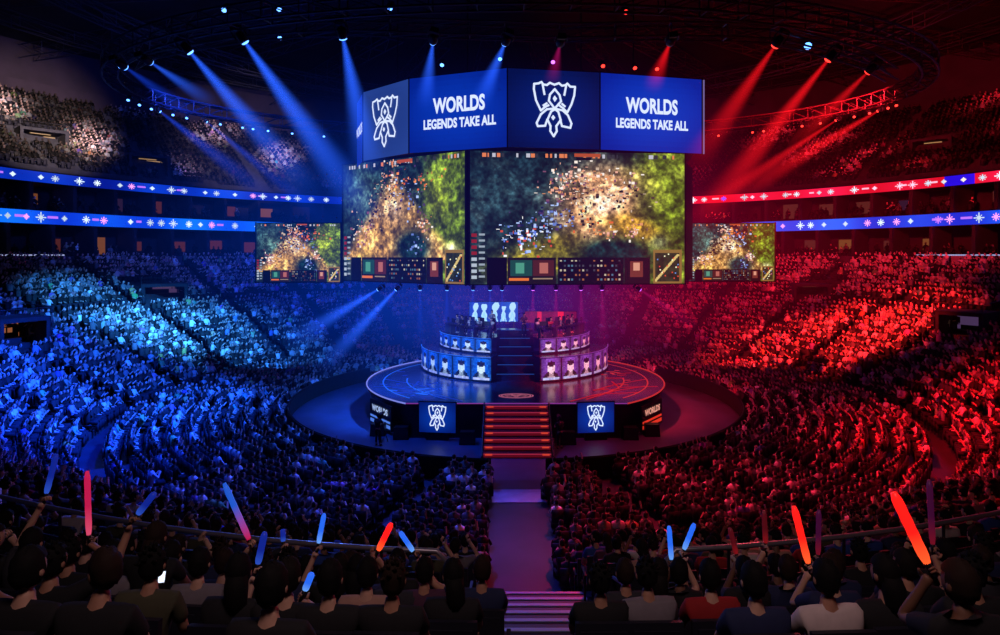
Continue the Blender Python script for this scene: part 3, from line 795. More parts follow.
# front stairs with red lit nosings
fs = empty('stage_stairs', (0,CY-cut,0), 0, 'broad front stairs with red glowing step edges leading up to the stage', 'stairs')
NS = 8; tread = MB(); gl = MB(); glf = MB(); W0 = 3.62
for i in range(NS):
    zt = 2.0*(NS-i)/NS; y1 = -.46*i; w = W0
    tread.box((0, y1-.23, zt/2), (w,.46,zt))
    gl.box((0, y1-.467, zt-.035), (w-.05,.02,.05)); 
    glf.box((0, y1-.464, zt-.14), (w-.05,.012,.13))
for s in (-1,1):
    tread.add([(s*(W0/2+.04),0,0),(s*(W0/2+.04),-.46*NS,0),(s*(W0/2+.04),-.46*NS,.1),(s*(W0/2+.04),0,2.1),(s*(W0/2+.12),0,0),(s*(W0/2+.12),-.46*NS,0),(s*(W0/2+.12),-.46*NS,.1),(s*(W0/2+.12),0,2.1)],[(0,1,2,3),(7,6,5,4),(3,2,6,7),(1,5,6,2),(0,3,7,4)])
tread.build('steps', mat('stair_dark', (50,18,34), .4), fs); gl.build('step_lights', emi('stair_glow', (205,52,88), .55), fs); glf.build('riser_panels', emi('riser_glow', (120,14,36), .5), fs)
for s in (-1,1):
    e = MB()
    for i in range(NS): e.box((s*(W0/2-.3), -.46*i-.475, 2.0*(NS-i)/NS-.06), (.38,.02,.09))
    e.build('corner_lights', emi('stair_corner', (255,80,60), .6), fs)

# emblem (crest with diamonds and wings) as strokes in a unit frame
def U(l): return [((x-262)/172.0, (355-y)/215.0) for x, y in l]
EMB = [U(l) for l in ([(95,160),(92,200),(110,290),(150,370),(185,340),(215,325)], [(95,160),(130,155),(155,143),(170,162),(200,165),(225,146),(262,160),(300,146),(325,165),(355,160),(370,146),(395,170),(435,170)],
  [(435,170),(428,240),(405,310),(370,378),(335,345),(305,325)], [(165,165),(180,240)], [(360,165),(345,240)], [(265,195),(225,240),(216,290),(265,350),(318,290),(305,240),(265,195)],
  [(265,350),(200,358),(150,400),(115,470),(125,495),(185,490),(203,440)], [(265,350),(330,362),(375,400),(405,465),(395,500),(325,488),(312,440)],
  [(265,355),(235,375),(205,440),(230,490),(228,530),(257,572),(282,530),(278,490),(315,440),(295,375),(265,355)], [(170,330),(200,310)], [(350,330),(325,310)])]
DIA = [U(l) for l in ([(265,245),(248,270),(265,298),(285,270)], [(252,400),(235,422),(252,445),(270,422)])]
def emblem(parent, o, ex, ez, sx, sz, material, w=.05, name='crest'):
    """o centre, ex/ez unit vectors of the panel, sx/sz half sizes"""
    m = MB(); o, ex, ez = Vector(o), Vector(ex).normalized(), Vector(ez).normalized()
    for l in EMB:
        for p, q in zip(l, l[1:]):
            a = o+ex*p[0]*sx+ez*p[1]*sz; b = o+ex*q[0]*sx+ez*q[1]*sz; d = (b-a); dn = d.normalized(); nn = ex*(-dn.dot(ez))+ez*dn.dot(ex); nn = nn*w
            m.add([a-nn-dn*w*.6,b-nn+dn*w*.6,b+nn+dn*w*.6,a+nn-dn*w*.6], [(0,1,2,3)])
    for l in DIA: m.add([o+ex*p[0]*sx+ez*p[1]*sz for p in l], [(0,1,2,3)])
    return m.build(name, material, parent)
def text_mesh(s, size, bold=.02, sx=1.0):
    c = bpy.data.curves.new('t', 'FONT'); c.body = s; c.size = size; c.align_x = 'CENTER'; c.align_y = 'CENTER'; c.offset = bold; c.space_character = 1.02; c.resolution_u = 4
    o = bpy.data.objects.new('t', c); COL.objects.link(o); dg = bpy.context.evaluated_depsgraph_get()
    me = bpy.data.meshes.new_from_object(o.evaluated_get(dg)); bpy.data.objects.remove(o)
    for v in me.vertices: v.co.x *= sx
    return me
def put_text(parent, s, size, o, ex, ez, material, sx=1.0, bold=.02, name='lettering'):
    me = text_mesh(s, size, bold, sx); o, ex, ez = Vector(o), Vector(ex).normalized(), Vector(ez).normalized()
    for v in me.vertices: v.co = o+ex*v.co.x+ez*v.co.y
    me.materials.clear(); me.materials.append(material); return link(name, me, parent)
# logo screens on the stage front
def grad_panel(nu, nv, c_mid, c_edge):
    y, x = np.mgrid[0:nv,0:nu]; x = x/(nu-1)*2-1; y = y/(nv-1)*2-1; t = np.clip((x*x+y*y)*.6, 0, 1)[...,None]
    return np.array(c_mid)*(1-t)+np.array(c_edge)*t
for s, lab in ((-1,'blue screen with white crest on the stage front left of the stairs'), (1,'blue screen with white crest on the stage front right of the stairs')):
    c = Vector((s*4.58, CY-8.45, 0)); ang = s*.12; ex = Vector((math.cos(ang), math.sin(ang), 0)); t = empty('logo_screen', c, 0, lab, 'screen')
    nrm = Vector((ex.y,-ex.x,0)); w, zt, zb = 2.15, 2.18, .45
    raster('screen', grad_panel(20,16,(.02,.20,.62),(.01,.10,.42)), flat(-ex*w/2+Vector((0,0,zt)), ex*w, (0,0,zb-zt)), M_SCREEN, t)
    emblem(t, nrm*.02+Vector((0,0,(zt+zb)/2)), ex, (0,0,1), .50, .72, M_WHITE, .032)
    m = MB(); m.box(-nrm*.08+Vector((0,0,(zt+zb)/2)), (w+.1,.12,zt-zb+.1), rz=ang); m.box(-nrm*.1+Vector((0,0,zb/2)), (w*.6,.3,zb), rz=ang); m.build('cabinet', M_BLACK, t)
for s, lab, c1, c2 in ((-1,'slanted blue and white lettered panel at the left of the stage front',(90,140,255),(180,205,255)), (1,'slanted red lettered panel at the right of the stage front',(255,60,40),(255,170,150))):
    a = s*.92; R0 = SR+.15; c = Vector((R0*math.sin(a), CY-R0*math.cos(a), 0)); ex = Vector((math.cos(a), math.sin(a), 0)); nrm = Vector((ex.y,-ex.x,0))
    t = empty('fascia_sign', c, 0, lab, 'sign'); w = 2.9
    m = MB(); m.box(Vector((0,0,.95))-nrm*.06, (w,.1,1.5), rz=a); m.build('board', M_BLACK, t)
    e1, e2 = emi('sign_a%d' % s, c1, .7), emi('sign_b%d' % s, c2, .8)
    m = MB(); m.box(Vector((0,0,.42))+nrm*.01, (w*.92,.02,.2), rz=a); m.box(Vector((0,0,.70))+nrm*.01, (w*.92,.02,.12), rz=a); m.build('light_bar', e1, t)
    put_text(t, 'WORLDS', .5, Vector((0,0,1.22))+nrm*.03, ex, (0,0,1), e2, 1.0)

# tiers with portrait screens and players
TY = 50.2
def portrait_img(nu, nv, n, base, tint, seed):
    R = np.random.default_rng(seed); img = np.zeros((nv,nu,3)); img[:] = base
    y, x = np.mgrid[0:nv,0:nu]; y = y/nv; w = nu/n; xl = (x % w)/w; k = (x//w)
    g = .6+.4*np.sin(xl*PI)[...,None]; img *= g
    sh = ((xl-.5)/.40)**2+((y-1.02)/.44)**2 < 1; img[sh] = np.array(base)*.12+.06; sh = ((xl-.5)/.16)**2+((y-1.0)/.40)**2 < 1; img[sh] = np.array(tint)*.7
    hd = ((xl-.5)/.17)**2+((y-.42)/.26)**2 < 1; img[hd] = np.array(tint)
    hr = ((xl-.5)/.18)**2+((y-.24)/.14)**2 < 1; img[hr & (y < .36)] = np.array((.1,.08,.16))
    bar = (y > .86) & (np.abs(xl-.5) < .38); img[bar] = np.array((.7,.75,.95)) if tint[2] > .8 else np.array((.9,.7,.85))
    img[np.abs(xl) < .03] *= .25; img += R.normal(0,.05,(nv,nu,1)); return np.clip(img,0,1)
def arc_fn(R, a0, a1, zt, zb, org):
    def fn(u, v):
        a = a0+(a1-a0)*u; return np.stack([R*np.sin(a), TY-R*np.cos(a), zt+(zb-zt)*v], 1)-np.array(org)[None]
    return fn
def tier(side, R, z0, z1, a_in, a_out, n, label, seed):
    s = side; org = (0,TY,z0); t = empty('screen_tier', org, 0, label, 'stage screen')
    base, tint = ((.06,.42,.95),(.85,.96,1.0)) if s < 0 else ((.50,.28,.75),(1.0,.85,.92))
    img = portrait_img(n*14, 18, n, base, tint, seed)
    if s > 0:
        g = np.linspace(0,1,img.shape[1])[None,:,None]; img = img*(1-g*np.array((-.0,.45,.35)))
    else:
        g = np.linspace(1,0,img.shape[1])[None,:,None]; img = img*(1-g*np.array((.45,.35,.0)))
    aa, bb = (-a_out, -a_in) if s < 0 else (a_in, a_out)
    raster('portrait_screen', img, arc_fn(R, aa, bb, z1, z0+.15, org), M_SCREEN, t)
    def arcm(prof, nm, mt):
        m = MB().arc(prof, aa, bb, 32, wf=False, cy=TY); m.v = [(v[0], v[1]-TY, v[2]-z0) for v in m.v]; m.build(nm, mt, t)
    arcm([(R+.06,z0),(R+.06,z0+.13),(R+.01,z0+.15)], 'kick_strip', M_BLACK)
    arcm([(R-.02,z0),(R-.02,z1),(R+.05,z1+.05),(R-.1,z1+.06),(R-3.0,z1+.06),(R-3.0,z0)], 'platform', M_STAGE)
    arcm([(R+.03,z1+.05),(R+.05,z1+.09),(R-.02,z1+.09)], 'top_light', G['blue'] if s < 0 else G['vio'])
tier(-1, 7.3, 2.0, 3.62, .23, 1.5, 6, 'lower curved tier of blue player portrait screens on the left half of the stage', 1)
tier(1, 7.3, 2.0, 3.62, .23, 1.5, 6, 'lower curved tier of violet player portrait screens on the right half of the stage', 2)
tier(-1, 5.9, 3.68, 4.72, .29, 1.4, 5, 'upper curved tier of blue portrait screens on the left half of the stage', 3)
tier(1, 5.9, 3.68, 4.72, .29, 1.4, 5, 'upper curved tier of pink portrait screens on the right half of the stage', 4)
# central stepped tower between the tiers
t = empty('centre_steps', (0,TY-6.6,2.0), 0, 'dark stepped tower with faint blue edges between the two screen tiers', 'stage steps')
m = MB(); g = MB()
for i in range(6):
    m.box((0,i*.75+.4+ (0),(.52*(i+1))/2), (2.7,.8+ .0,.52*(i+1)))
    g.box((0,i*.75-.005,.52*(i+1)-.03), (2.6-.1*i,.02,.05))
m.build('blocks', M_STAGE, t); g.build('edge_lights', emi('edge_faint', (40,100,220), .35), t)
# ten players with chairs, desk screens
chair_proto = None
def gaming_chair(loc, rz, lab, grp):
    t = empty('gaming_chair', loc, rz, lab, 'chair', grp)
    m = MB(); m.box((0,-.02,.47), (.5,.48,.09), taper=.93); m.build('seat', M_BLACK, t)
    m = MB(); m.box((0,-.27,.90), (.46,.09,.82), taper=.8); m.box((0,-.25,1.22), (.22,.12,.16)); m.build('backrest', M_BLACK, t)
    m = MB(); m.tube([(0,0,.1),(0,0,.44)], .035, 8)
    for k in range(5): m.tube([(0,0,.12),(.28*math.cos(k*1.257),.28*math.sin(k*1.257),.05)], .022, 5)
    m.build('base', M_STEEL, t)
def monitor(loc, rz, lab, grp):
    t = empty('desk_monitor', loc, rz, lab, 'monitor', grp)
    m = MB(); m.box((0,0,.30), (.54,.04,.32)); m.build('back_shell', M_BLACK, t)
    m = MB(); m.box((0,-.022,.30), (.50,.006,.28)); m.build('display', emi('monitor_glow', (120,150,220), .5), t)
    m = MB(); m.tube([(0,.02,0),(0,.02,.2)], .02, 6); m.box((0,.02,.01), (.2,.14,.02)); m.build('stand', M_STEEL, t)
for s in (-1,1):
    side = 'left blue' if s < 0 else 'right red'
    zt = 4.78; Rt = 4.6
    for k in range(5):
        a = s*(.38+.215*k); c = Vector((Rt*math.sin(a), TY-Rt*math.cos(a), zt)); rz = a+PI
        put_small(VARS[[0,1,7,0,1][k]], c, rz, ['white','grey','white','blue','grey'][k] if s < 0 else ['white','red','grey','red','white'][k], 'seated player at the %s side desk, number %s from the middle' % (side, ['one','two','three','four','five'][k]), 'players at the desks', skin=1, scale=1.0)
        gaming_chair(c, rz, 'black gaming chair of a player on the %s side' % side, 'gaming chairs on the %s side' % side)
        c2 = Vector(((Rt+.78)*math.sin(a), TY-(Rt+.78)*math.cos(a), zt+.72)); monitor(c2, a+PI, 'black monitor in front of a player on the %s side' % side, 'monitors on the %s side' % side)
    t = empty('player_desk', (0,TY,zt), 0, 'long curved dark desk of the players on the %s side' % side, 'desk')
    aa = [s*(.33+.98*i/24) for i in range(25)]; m = MB(); vs = []
    for a in aa:
        for rr, zz in ((5.1,.69),(5.6,.69),(5.6,.73),(5.1,.73)): vs.append((rr*math.sin(a), -rr*math.cos(a), zz))
    m.add(vs, [(i*4+k, i*4+(k+1) % 4, (i+1)*4+(k+1) % 4, (i+1)*4+k) for i in range(24) for k in range(4)]+[(0,1,2,3),(96,97,98,99)]); m.build('desk_top', M_BLACK, t)
    for a in aa[::6]:
        m = MB(); m.box((5.35*math.sin(a), -5.35*math.cos(a), .345), (.08,.4,.69), rz=a); m.build('leg', M_STEEL, t)
# standing staff and players round the tiers
for px, py, d, sh, lab in ((492,330,47.5,'grey','standing person in pale top left of the dark centre of the stage'), (524,333,47.2,'plum','standing person in dark top right of the dark centre of the stage')):
    p = P(px, py, d); put_small(STAND, (p.x, p.y, 2.0+.52*5 if abs(p.x) < 1.3 else 4.78), PI, sh, lab, skin=1)
# rear screen of the left team with bright figures, on masts
def figure_img(nu, nv):
    img = np.zeros((nv,nu,3)); img[:] = (.02,.22,.62)
    y, x = np.mgrid[0:nv,0:nu]; x = x/nu; y = y/nv
    img += (np.exp(-((x-.85)/.15)**2)*.12)[...,None]*np.array((.3,1,1))
    for cx, w, tp, lean in ((.12,.035,.05,.15),(.30,.04,.1,-.02),(.52,.05,.0,.3),(.70,.03,.2,.05),(.88,.045,.02,.1)):
        b = np.abs(x-cx-lean*(.4-y)*.3) < w*(.6+.9*np.abs(np.sin(y*7)))
        b &= (y > tp) & (y < .95); img[b] = (.70,.88,1.0)
        l = (np.abs(x-cx-.12*(y-.55)) < .014) & (y > .5); img[l] = (.6,.85,1)
        l = (np.abs(x-cx+.14*(y-.55)) < .014) & (y > .5); img[l] = (.6,.85,1)
    return img
t = empty('rear_screen', (-1.65,52,4.7), 0, 'blue rear screen with bright white figures above the left players', 'screen')
raster('screen', figure_img(90,36), flat((-2.05,-.06,2.15), (4.0,0,0), (0,0,-1.62)), M_SCREEN, t)
m = MB(); m.box((-.05,.04,1.34), (4.1,.14,1.72)); m.build('frame', M_BLACK, t)
m = MB(); m.box((-1.7,.06,.27), (.12,.12,.54)); m.box((1.6,.06,.27), (.12,.12,.54)); m.build('stand', M_STEEL, t)
t = empty('rear_screen', (2.9,52,4.7), 0, 'dim red rear screen above the right players', 'screen')
ri = np.zeros((14,60,3)); ri[:] = (.42,.01,.07); ri += rng.normal(0,.06,(14,60,1))*np.array((1,.2,.3)); ri[:, 14:19] = (.85,.1,.15); ri[:, 38:45] = (.9,.08,.1); ri = np.clip(ri,0,1)
raster('screen', ri, flat((-2.0,-.06,1.35), (4.2,0,0), (0,0,-.9)), M_SCREEN, t)
m = MB(); m.box((.1,.04,.9), (4.3,.14,1.0)); m.box((-1.6,.06,.2), (.12,.12,.4)); m.box((1.8,.06,.2), (.12,.12,.4)); m.build('frame', M_BLACK, t)
# platform carrying the rear screens
o = MB(); o.arc([(.02,4.70),(2.9,4.70),(2.9,2.0)], -PI, PI, 40, close=True, wf=False, cy=TY+2.2); o = o.build('rear_platform', M_STAGE); prop(o, 'round dark platform rising behind the player tiers at the stage centre', 'platform')

# gear on the pit floor
def speaker_box(loc, rz, label):
    t = empty('floor_speaker', loc, rz, label, 'speaker', 'speakers on the stage floor')
    m = MB(); m.box((0,0,.35), (.9,.6,.7), taper=.9); m.build('cabinet', M_BLACK, t)
    m = MB(); m.box((0,-.30,.35), (.8,.03,.58)); m.build('grille', M_STEEL, t)
for (x, y) in ((-2.8,35.9),(-6.7,36.9),(2.9,35.9),(6.6,36.8),(-8.2,37.6),(8.0,37.5)):
    speaker_box((x,y,.01), 0, 'black floor speaker in front of the stage, %s side' % ('left' if x < 0 else 'right'))
for i, (px, py, d) in enumerate(((378,447,35.5),(560,447,34.9))):
    p = P(px, py, d); p.z = .01; put_small(STAND, p, .3*(1 if i else -1), 'black', 'camera operator in black on the stage floor, %s of the stairs' % ('right' if i else 'left'))
    t = empty('broadcast_camera', (p.x, p.y+.75, .01), 0, 'dark broadcast camera on a tripod, %s of the stage stairs' % ('right' if i else 'left'), 'camera')
    m = MB()
    m.box((0,0,1.5), (.22,.55,.26)); m.tube([(0,.27,1.5),(0,.62,1.5)], .09, 10); m.build('camera_body', M_BLACK, t)
    for k in range(3): MB().tube([(0,0,1.36),(.42*math.cos(k*2.09),.42*math.sin(k*2.09),0)], .025, 6).build('leg', M_STEEL, t)

# ------------------------------------------------------------------ game footage painted cell by cell
def vnoise(nu, nv, fx, fy, seed):
    R = np.random.default_rng(seed); g = R.random((fy+2, fx+2)); y = np.linspace(0, fy, nv); x = np.linspace(0, fx, nu)
    yi = y.astype(int); xi = x.astype(int); fy_ = y-yi; fx_ = x-xi; fy_ = (fy_*fy_*(3-2*fy_))[:,None]; fx_ = (fx_*fx_*(3-2*fx_))[None]
    a = g[yi][:,xi]; b = g[yi][:,xi+1]; c = g[yi+1][:,xi]; d = g[yi+1][:,xi+1]
    return (a*(1-fx_)+b*fx_)*(1-fy_)+(c*(1-fx_)+d*fx_)*fy_
def fbm(nu, nv, f, seed): return sum(vnoise(nu, nv, int(f*2**k), int(f*2**k*.62)+1, seed+k)*(.55**k) for k in range(5))/2.1
def game(nu, nv, kind, seed):
    y, x = np.mgrid[0:nv,0:nu]; x = x/nu; y = y/nv; n1 = fbm(nu,nv,9,seed)[...,None]; n2 = fbm(nu,nv,26,seed+9)[...,None]
    def bl(img, mask, col): m = np.clip(mask,0,1)[...,None]; return img*(1-m)+np.array(col)*m
    def g(cx, cy, sx, sy, ang=0):
        dx, dy = x-cx, y-cy; c, s = math.cos(ang), math.sin(ang); return np.exp(-(((dx*c+dy*s)/sx)**2+((-dx*s+dy*c)/sy)**2))
    img = np.zeros((nv,nu,3)); img[:] = (.07,.14,.17); wob = (n1[...,0]-.5)*.9
    if kind == 'right':
        img = bl(img, g(.25,.35,.3,.2)*.45, (.26,.38,.40)); img = bl(img, (x-.66+wob*.35)*6, (.36,.43,.10)); img = bl(img, g(.83,.45,.16,.3)*.6, (.52,.58,.14))
        img = bl(img, g(.42,.76,.27,.11,-.45)*2.2, (.60,.54,.14)); img = bl(img, g(.60,.40,.16,.26,.2)*1.9+wob*.4, (.82,.60,.42)); img = bl(img, g(.74,.56,.16,.08,.7)*1.5, (.85,.62,.20))
        img = bl(img, g(.62,.40,.09,.10)*1.1, (.88,.68,.56)); img = bl(img, g(.66,.78,.16,.12)*1.8+wob*.3, (.05,.14,.15)); img = bl(img, g(.88,.68,.04,.05)*1.2, (.75,.78,.5))
        spk = [(.42,.27,.05,.07,90,'w'),(.50,.2,.07,.06,90,'w'),(.52,.34,.05,.10,70,'k'),(.33,.56,.05,.06,50,'b'),(.66,.24,.08,.06,60,'w'),(.40,.48,.05,.05,70,'b'),(.24,.63,.05,.07,110,'r'),(.53,.45,.02,.08,30,'k'),(.75,.60,.03,.04,40,'w'),(.65,.62,.02,.04,15,'w'),(.56,.56,.03,.04,30,'o'),(.7,.33,.06,.05,60,'k')]
        tri = (n2*.9+.1)
    else:
        img = bl(img, g(.18,.3,.14,.25)*.9, (.30,.42,.38)); img = bl(img, (x-.62+wob*.4)*5, (.30,.38,.10)); img = bl(img, g(.78,.35,.1,.25)*.8, (.56,.62,.14))
        tr = np.clip((y-.18)*1.0-np.abs(x-.45)*1.45+.10+wob*.12, 0, 1)*7; img = bl(img, tr*(y < .82), (.76,.55,.30)); img = bl(img, g(.45,.4,.1,.12)*1.2, (.86,.68,.52)); img = bl(img, g(.2,.85,.1,.1), (.75,.6,.25))
        img = bl(img, g(.60,.72,.12,.13)*1.8+wob*.2, (.07,.18,.20)); img = bl(img, g(.90,.74,.05,.06)*1.1, (.8,.8,.55))
        spk = [(.42,.16,.05,.10,70,'w'),(.34,.3,.05,.08,50,'k'),(.55,.28,.08,.10,70,'b'),(.17,.6,.05,.07,60,'w'),(.28,.42,.03,.08,50,'k'),(.70,.55,.03,.05,40,'w'),(.62,.70,.03,.06,25,'b'),(.44,.38,.03,.08,30,'k'),(.6,.18,.12,.05,50,'o')]
        tri = (n2*.9+.1)
    n3 = fbm(nu,nv,70,seed+31)[...,None]; n1b = np.clip((n1-.5)*2.2+.5,0,1.2); n2b = np.clip((n2-.5)*3.2+.5,0,1.3); n3b = np.clip((n3-.5)*3+.5,0,1.3); img = img*(.66+.64*n1b)*(.70+.54*n2b)*(.72+.6*n3b)
    R = np.random.default_rng(seed+50); cols = {'w': [(1,.95,.9),(.95,.7,.6),(.5,.3,.4),(.9,.6,.4)], 'b': [(.4,.5,.8),(.1,.12,.3),(.7,.8,1),(.3,.2,.4)], 'r': [(.7,.8,1),(.85,.3,.2),(1,1,1),(.4,.5,.9)], 'k': [(.12,.08,.12),(.3,.2,.2),(.8,.7,.6)], 'o': [(1,.6,.3),(.9,.4,.2),(.3,.15,.1)]}
    for cx, cy, sx, sy, n, k in spk:
        for _ in range(n):
            px, py = int((cx+R.normal()*sx)*nu), int((cy+R.normal()*sy)*nv); c = cols[k][R.integers(len(cols[k]))]; w = int(R.integers(1,6)); h = int(R.integers(1,5))
            if 0 <= px < nu-w and 0 <= py < nv-h: img[py:py+h, px:px+w] = c
    def rect(a, b, c, d, col): img[int(b*nv):max(int(b*nv)+1,int(d*nv)), int(a*nu):max(int(a*nu)+1,int(c*nu))] = col
    # score line on top
    for q in np.arange(.06,.95,.022):
        if R.random() < .62: rect(q,.015,q+R.uniform(.008,.02),.045,[(.75,.75,.8),(.2,.2,.22),(.9,.5,.3)][R.integers(3)])
    rect(.48,.01,.60,.035,(.7,.3,.15)); rect(.49,.04,.56,.06,(.05,.05,.06))
    # status column at left
    for q in np.arange(.62,.98,.045): rect(.012,q,.035,q+.028,(.55,.12,.12) if q < .8 else (.7,.75,.8)); rect(.045,q,.07,q+.018,(.6,.65,.7))
    # lower panels
    rect(.08,.80,.17,1.0,(.02,.02,.04)); rect(.175,.80,.395,1.0,(.10,.07,.06)); rect(.185,.82,.285,.94,(.10,.28,.26)); rect(.29,.82,.385,.94,(.30,.12,.10)); rect(.21,.84,.25,.92,(.3,.6,.5)); rect(.32,.84,.36,.92,(.7,.4,.35))
    rect(.18,.955,.27,.975,(.9,.45,.15)); rect(.29,.955,.38,.965,(.6,.5,.4)); rect(.405,.80,.71,1.0,(.035,.04,.07))
    for yy in np.arange(.82,.98,.036):
        for xx in np.arange(.415,.70,.017):
            if R.random() < .6: rect(xx,yy,xx+.009,yy+.014,[(.75,.7,.6),(.3,.45,.55),(.6,.35,.2),(.25,.25,.3)][R.integers(4)])
    rect(.715,.80,.835,1.0,(.08,.05,.07)); rect(.74,.83,.80,.95,(.45,.20,.16)); rect(.755,.84,.785,.90,(.85,.6,.5))
    rect(.85,.74,.985,1.0,(.55,.42,.20)); a, b = int(.86*nu), int(.975*nu); c, d = int(.765*nv), int(.985*nv)
    mm = fbm(b-a, d-c, 7, seed+3)[...,None]; img[c:d,a:b] = np.array((.12,.14,.08))*(.4+1.6*mm)
    for q in np.linspace(0,1,60):
        X = int(a+(b-a-3)*q); Y = int(d-3-(d-c-5)*q); img[Y:Y+3,X:X+3] = (.85,.75,.45)
    for _ in range(18): X, Y = R.integers(a,b-2), R.integers(c,d-2); img[Y:Y+2,X:X+2] = [(1,1,.8),(.9,.3,.2),(.4,.6,.9)][R.integers(3)]
    return np.clip(img,0,1)

def boxframe(m, a, b, zt, zb, th=.14, dep=.5):
    """frame and back of a flat screen between plan points a, b"""
    a, b = Vector(a), Vector(b); ex = (b-a).normalized(); nb = Vector((-ex.y, ex.x, 0))
    if nb.y < 0: nb = -nb
    c = (a+b)/2; L = (b-a).length; rz = math.atan2(ex.y, ex.x)
    m.box(Vector((c.x,c.y,(zt+zb)/2))+nb*(dep/2+.03), (L+th,dep,zt-zb+th), rz=rz); return ex, nb
def game_screen(a, b, zt, zb, kind, seed, nu, nv, label, seam=True):
    t = empty('game_screen', ((a[0]+b[0])/2, (a[1]+b[1])/2, zb), 0, label, 'video screen'); L = Vector(t.location)
    A, B = Vector((a[0],a[1],0)), Vector((b[0],b[1],0)); m = MB(); ex, nb = boxframe(m, A-Vector((L.x,L.y,0)), B-Vector((L.x,L.y,0)), zt-zb, 0)
    m.build('cabinet', M_BLACK, t)
    raster('screen', game(nu, nv, kind, seed), flat(Vector((a[0],a[1],zt))-L, B-A, (0,0,zb-zt)), M_SCREEN, t)
    e = MB()
    for s in (0,1):
        q = (A if s == 0 else B)-L; q.z = 0
        e.box((q.x-nb.x*.03, q.y-nb.y*.03, (zt-zb)/2), (.09,.1,zt-zb+.2), rz=math.atan2(ex.y,ex.x))
    e.build('edge_trim', M_STEEL, t); return t
A0 = P(467.5,150,40.0); B0 = P(685,152,41.3); C0 = P(343,165,46.6)
ZT, ZB = 17.3, 8.85
game_screen((A0.x+.12,A0.y), (B0.x,B0.y), ZT, ZB, 'right', 11, 330, 200, 'large front game screen hanging at the centre, wide green and sandy battle map')
game_screen((C0.x,C0.y), (A0.x-.1,A0.y+.05), ZT, ZB, 'left', 21, 260, 200, 'large left hanging game screen angled away, sandy triangular clearing')
s1, s2 = P(256,223,47.5), P(341,223,47.5); game_screen((s1.x,s1.y), (s2.x,s2.y), EYE+(HY-223.5)/F*47.5, EYE-(282-HY)/F*47.5, 'left', 31, 200, 138, 'small game screen hanging at the left of the large screens')
s1, s2 = P(688,223,47.5), P(775,223,47.5); game_screen((s1.x,s1.y), (s2.x,s2.y), EYE+(HY-223.5)/F*47.5, EYE-(281-HY)/F*47.5, 'left', 41, 200, 138, 'small game screen hanging at the right of the large screens')
# rear faces and underside closing the hanging block
t = empty('screen_housing', (0,46,ZB), 0, 'black housing closing the back and underside of the hanging screens', 'housing')
poly = [(A0.x,A0.y+.35),(B0.x-.1,B0.y+.4),(13.2,47),(9.5,53),(-3,55),(-12,52),(C0.x+.3,C0.y+.3)]
m = MB(); n = len(poly); m.add([(x,y-46,.05) for x,y in poly]+[(x,y-46,ZT-ZB-.2) for x,y in poly], [tuple(range(n)), tuple(range(2*n-1,n-1,-1))]+[(i,(i+1) % n,(i+1) % n+n,i+n) for i in range(1,n-1)]); m.build('shell', M_CLOTH, t)
# banner ring above
BP = [P(357,88,44.5), P(363,93,41.4), P(409,79,38.2), P(507.3,68,36.0), P(600,72,36.9), P(702,80,38.4)]
BP = [(p.x, p.y) for p in BP]; ZT2, ZB2 = 21.33, 16.85
br = empty('banner_ring', (0,40,ZB2), 0, 'blue ring of banner screens with white crests and WORLDS lettering above the game screens', 'video banner')
cols = [((.02,.12,.5),(.02,.15,.6)), ((.12,.22,.50),(.14,.25,.55)), ((.015,.20,.68),(.01,.13,.55)), ((.01,.11,.42),(.01,.06,.28)), ((.012,.22,.74),(.01,.13,.60))]
for i in range(5):
    a, b = Vector((*BP[i],0)), Vector((*BP[i+1],0)); L = (b-a).length; ex = (b-a).normalized(); nb = Vector((ex.y,-ex.x,0))
    if nb.y > 0: nb = -nb
    o0 = Vector((a.x, a.y-40, ZT2-ZB2))
    pn = raster('banner_panel', grad_panel(24,14,*cols[i]), flat(o0+ex*.03, ex*(L-.06), (0,0,ZB2-ZT2)), M_SCREEN, br)
    c = Vector(((a.x+b.x)/2, (a.y+b.y)/2-40, (ZT2-ZB2)/2))+nb*.04
    if i in (1,3): emblem(pn, c+Vector((0,0,.0)), ex, (0,0,1), 1.22 if i == 3 else 1.28, 1.55, M_WHITE, .06)
    elif i in (2,4):
        dx = ex*(.0 if i == 4 else .15)
        put_text(pn, 'WORLDS', 1.2, c+dx+Vector((0,0,.40)), ex, (0,0,1), M_WHITE, .65, .045)
        put_text(pn, 'LEGENDS TAKE ALL', .76, c+dx+Vector((0,0,-.66)), ex, (0,0,1), M_WHITE, .68, .03)
    else: put_text(pn, 'WORLDS', .9, c, ex, (0,0,1), M_WHITE, .8)
m = MB(); back = [(x, y-40+.12) for x, y in BP]+[(12.6,6),(9,13.5),(-1,16),(-9,13)]; n = len(back); h = ZT2-ZB2
m.add([(x,y,.62) for x,y in back]+[(x,y,h+.08) for x,y in back], [tuple(range(n)), tuple(range(2*n-1,n-1,-1))]+[(i,(i+1) % n,(i+1) % n+n,i+n) for i in range(n)]); m.build('housing', M_BLACK, br)
m = MB()
for (x,y) in BP[1:]: m.box((x,y-40-.03,h/2), (.07,.08,h+.15))
m.build('corner_trim', M_BLACK, br)
m = MB(); m.box((BP[5][0]+.12,BP[5][1]-40+.1,h/2), (.1,.12,h)); m.build('edge_light', emi('edge_pale', (150,130,200), .5), br)
# hanging chains
for (x, y) in ((-8,43),(8,43),(-3,39),(4,39)):
    o = MB(); o.tube([(0,0,0),(0,0,36.5-ZT2-.1)], .05, 6); o = o.build('hanging_cable', M_STEEL); o.location = (x,y,ZT2+.1); prop(o, 'steel cable carrying the banner ring from the roof', 'cable', 'cables above the banner ring')

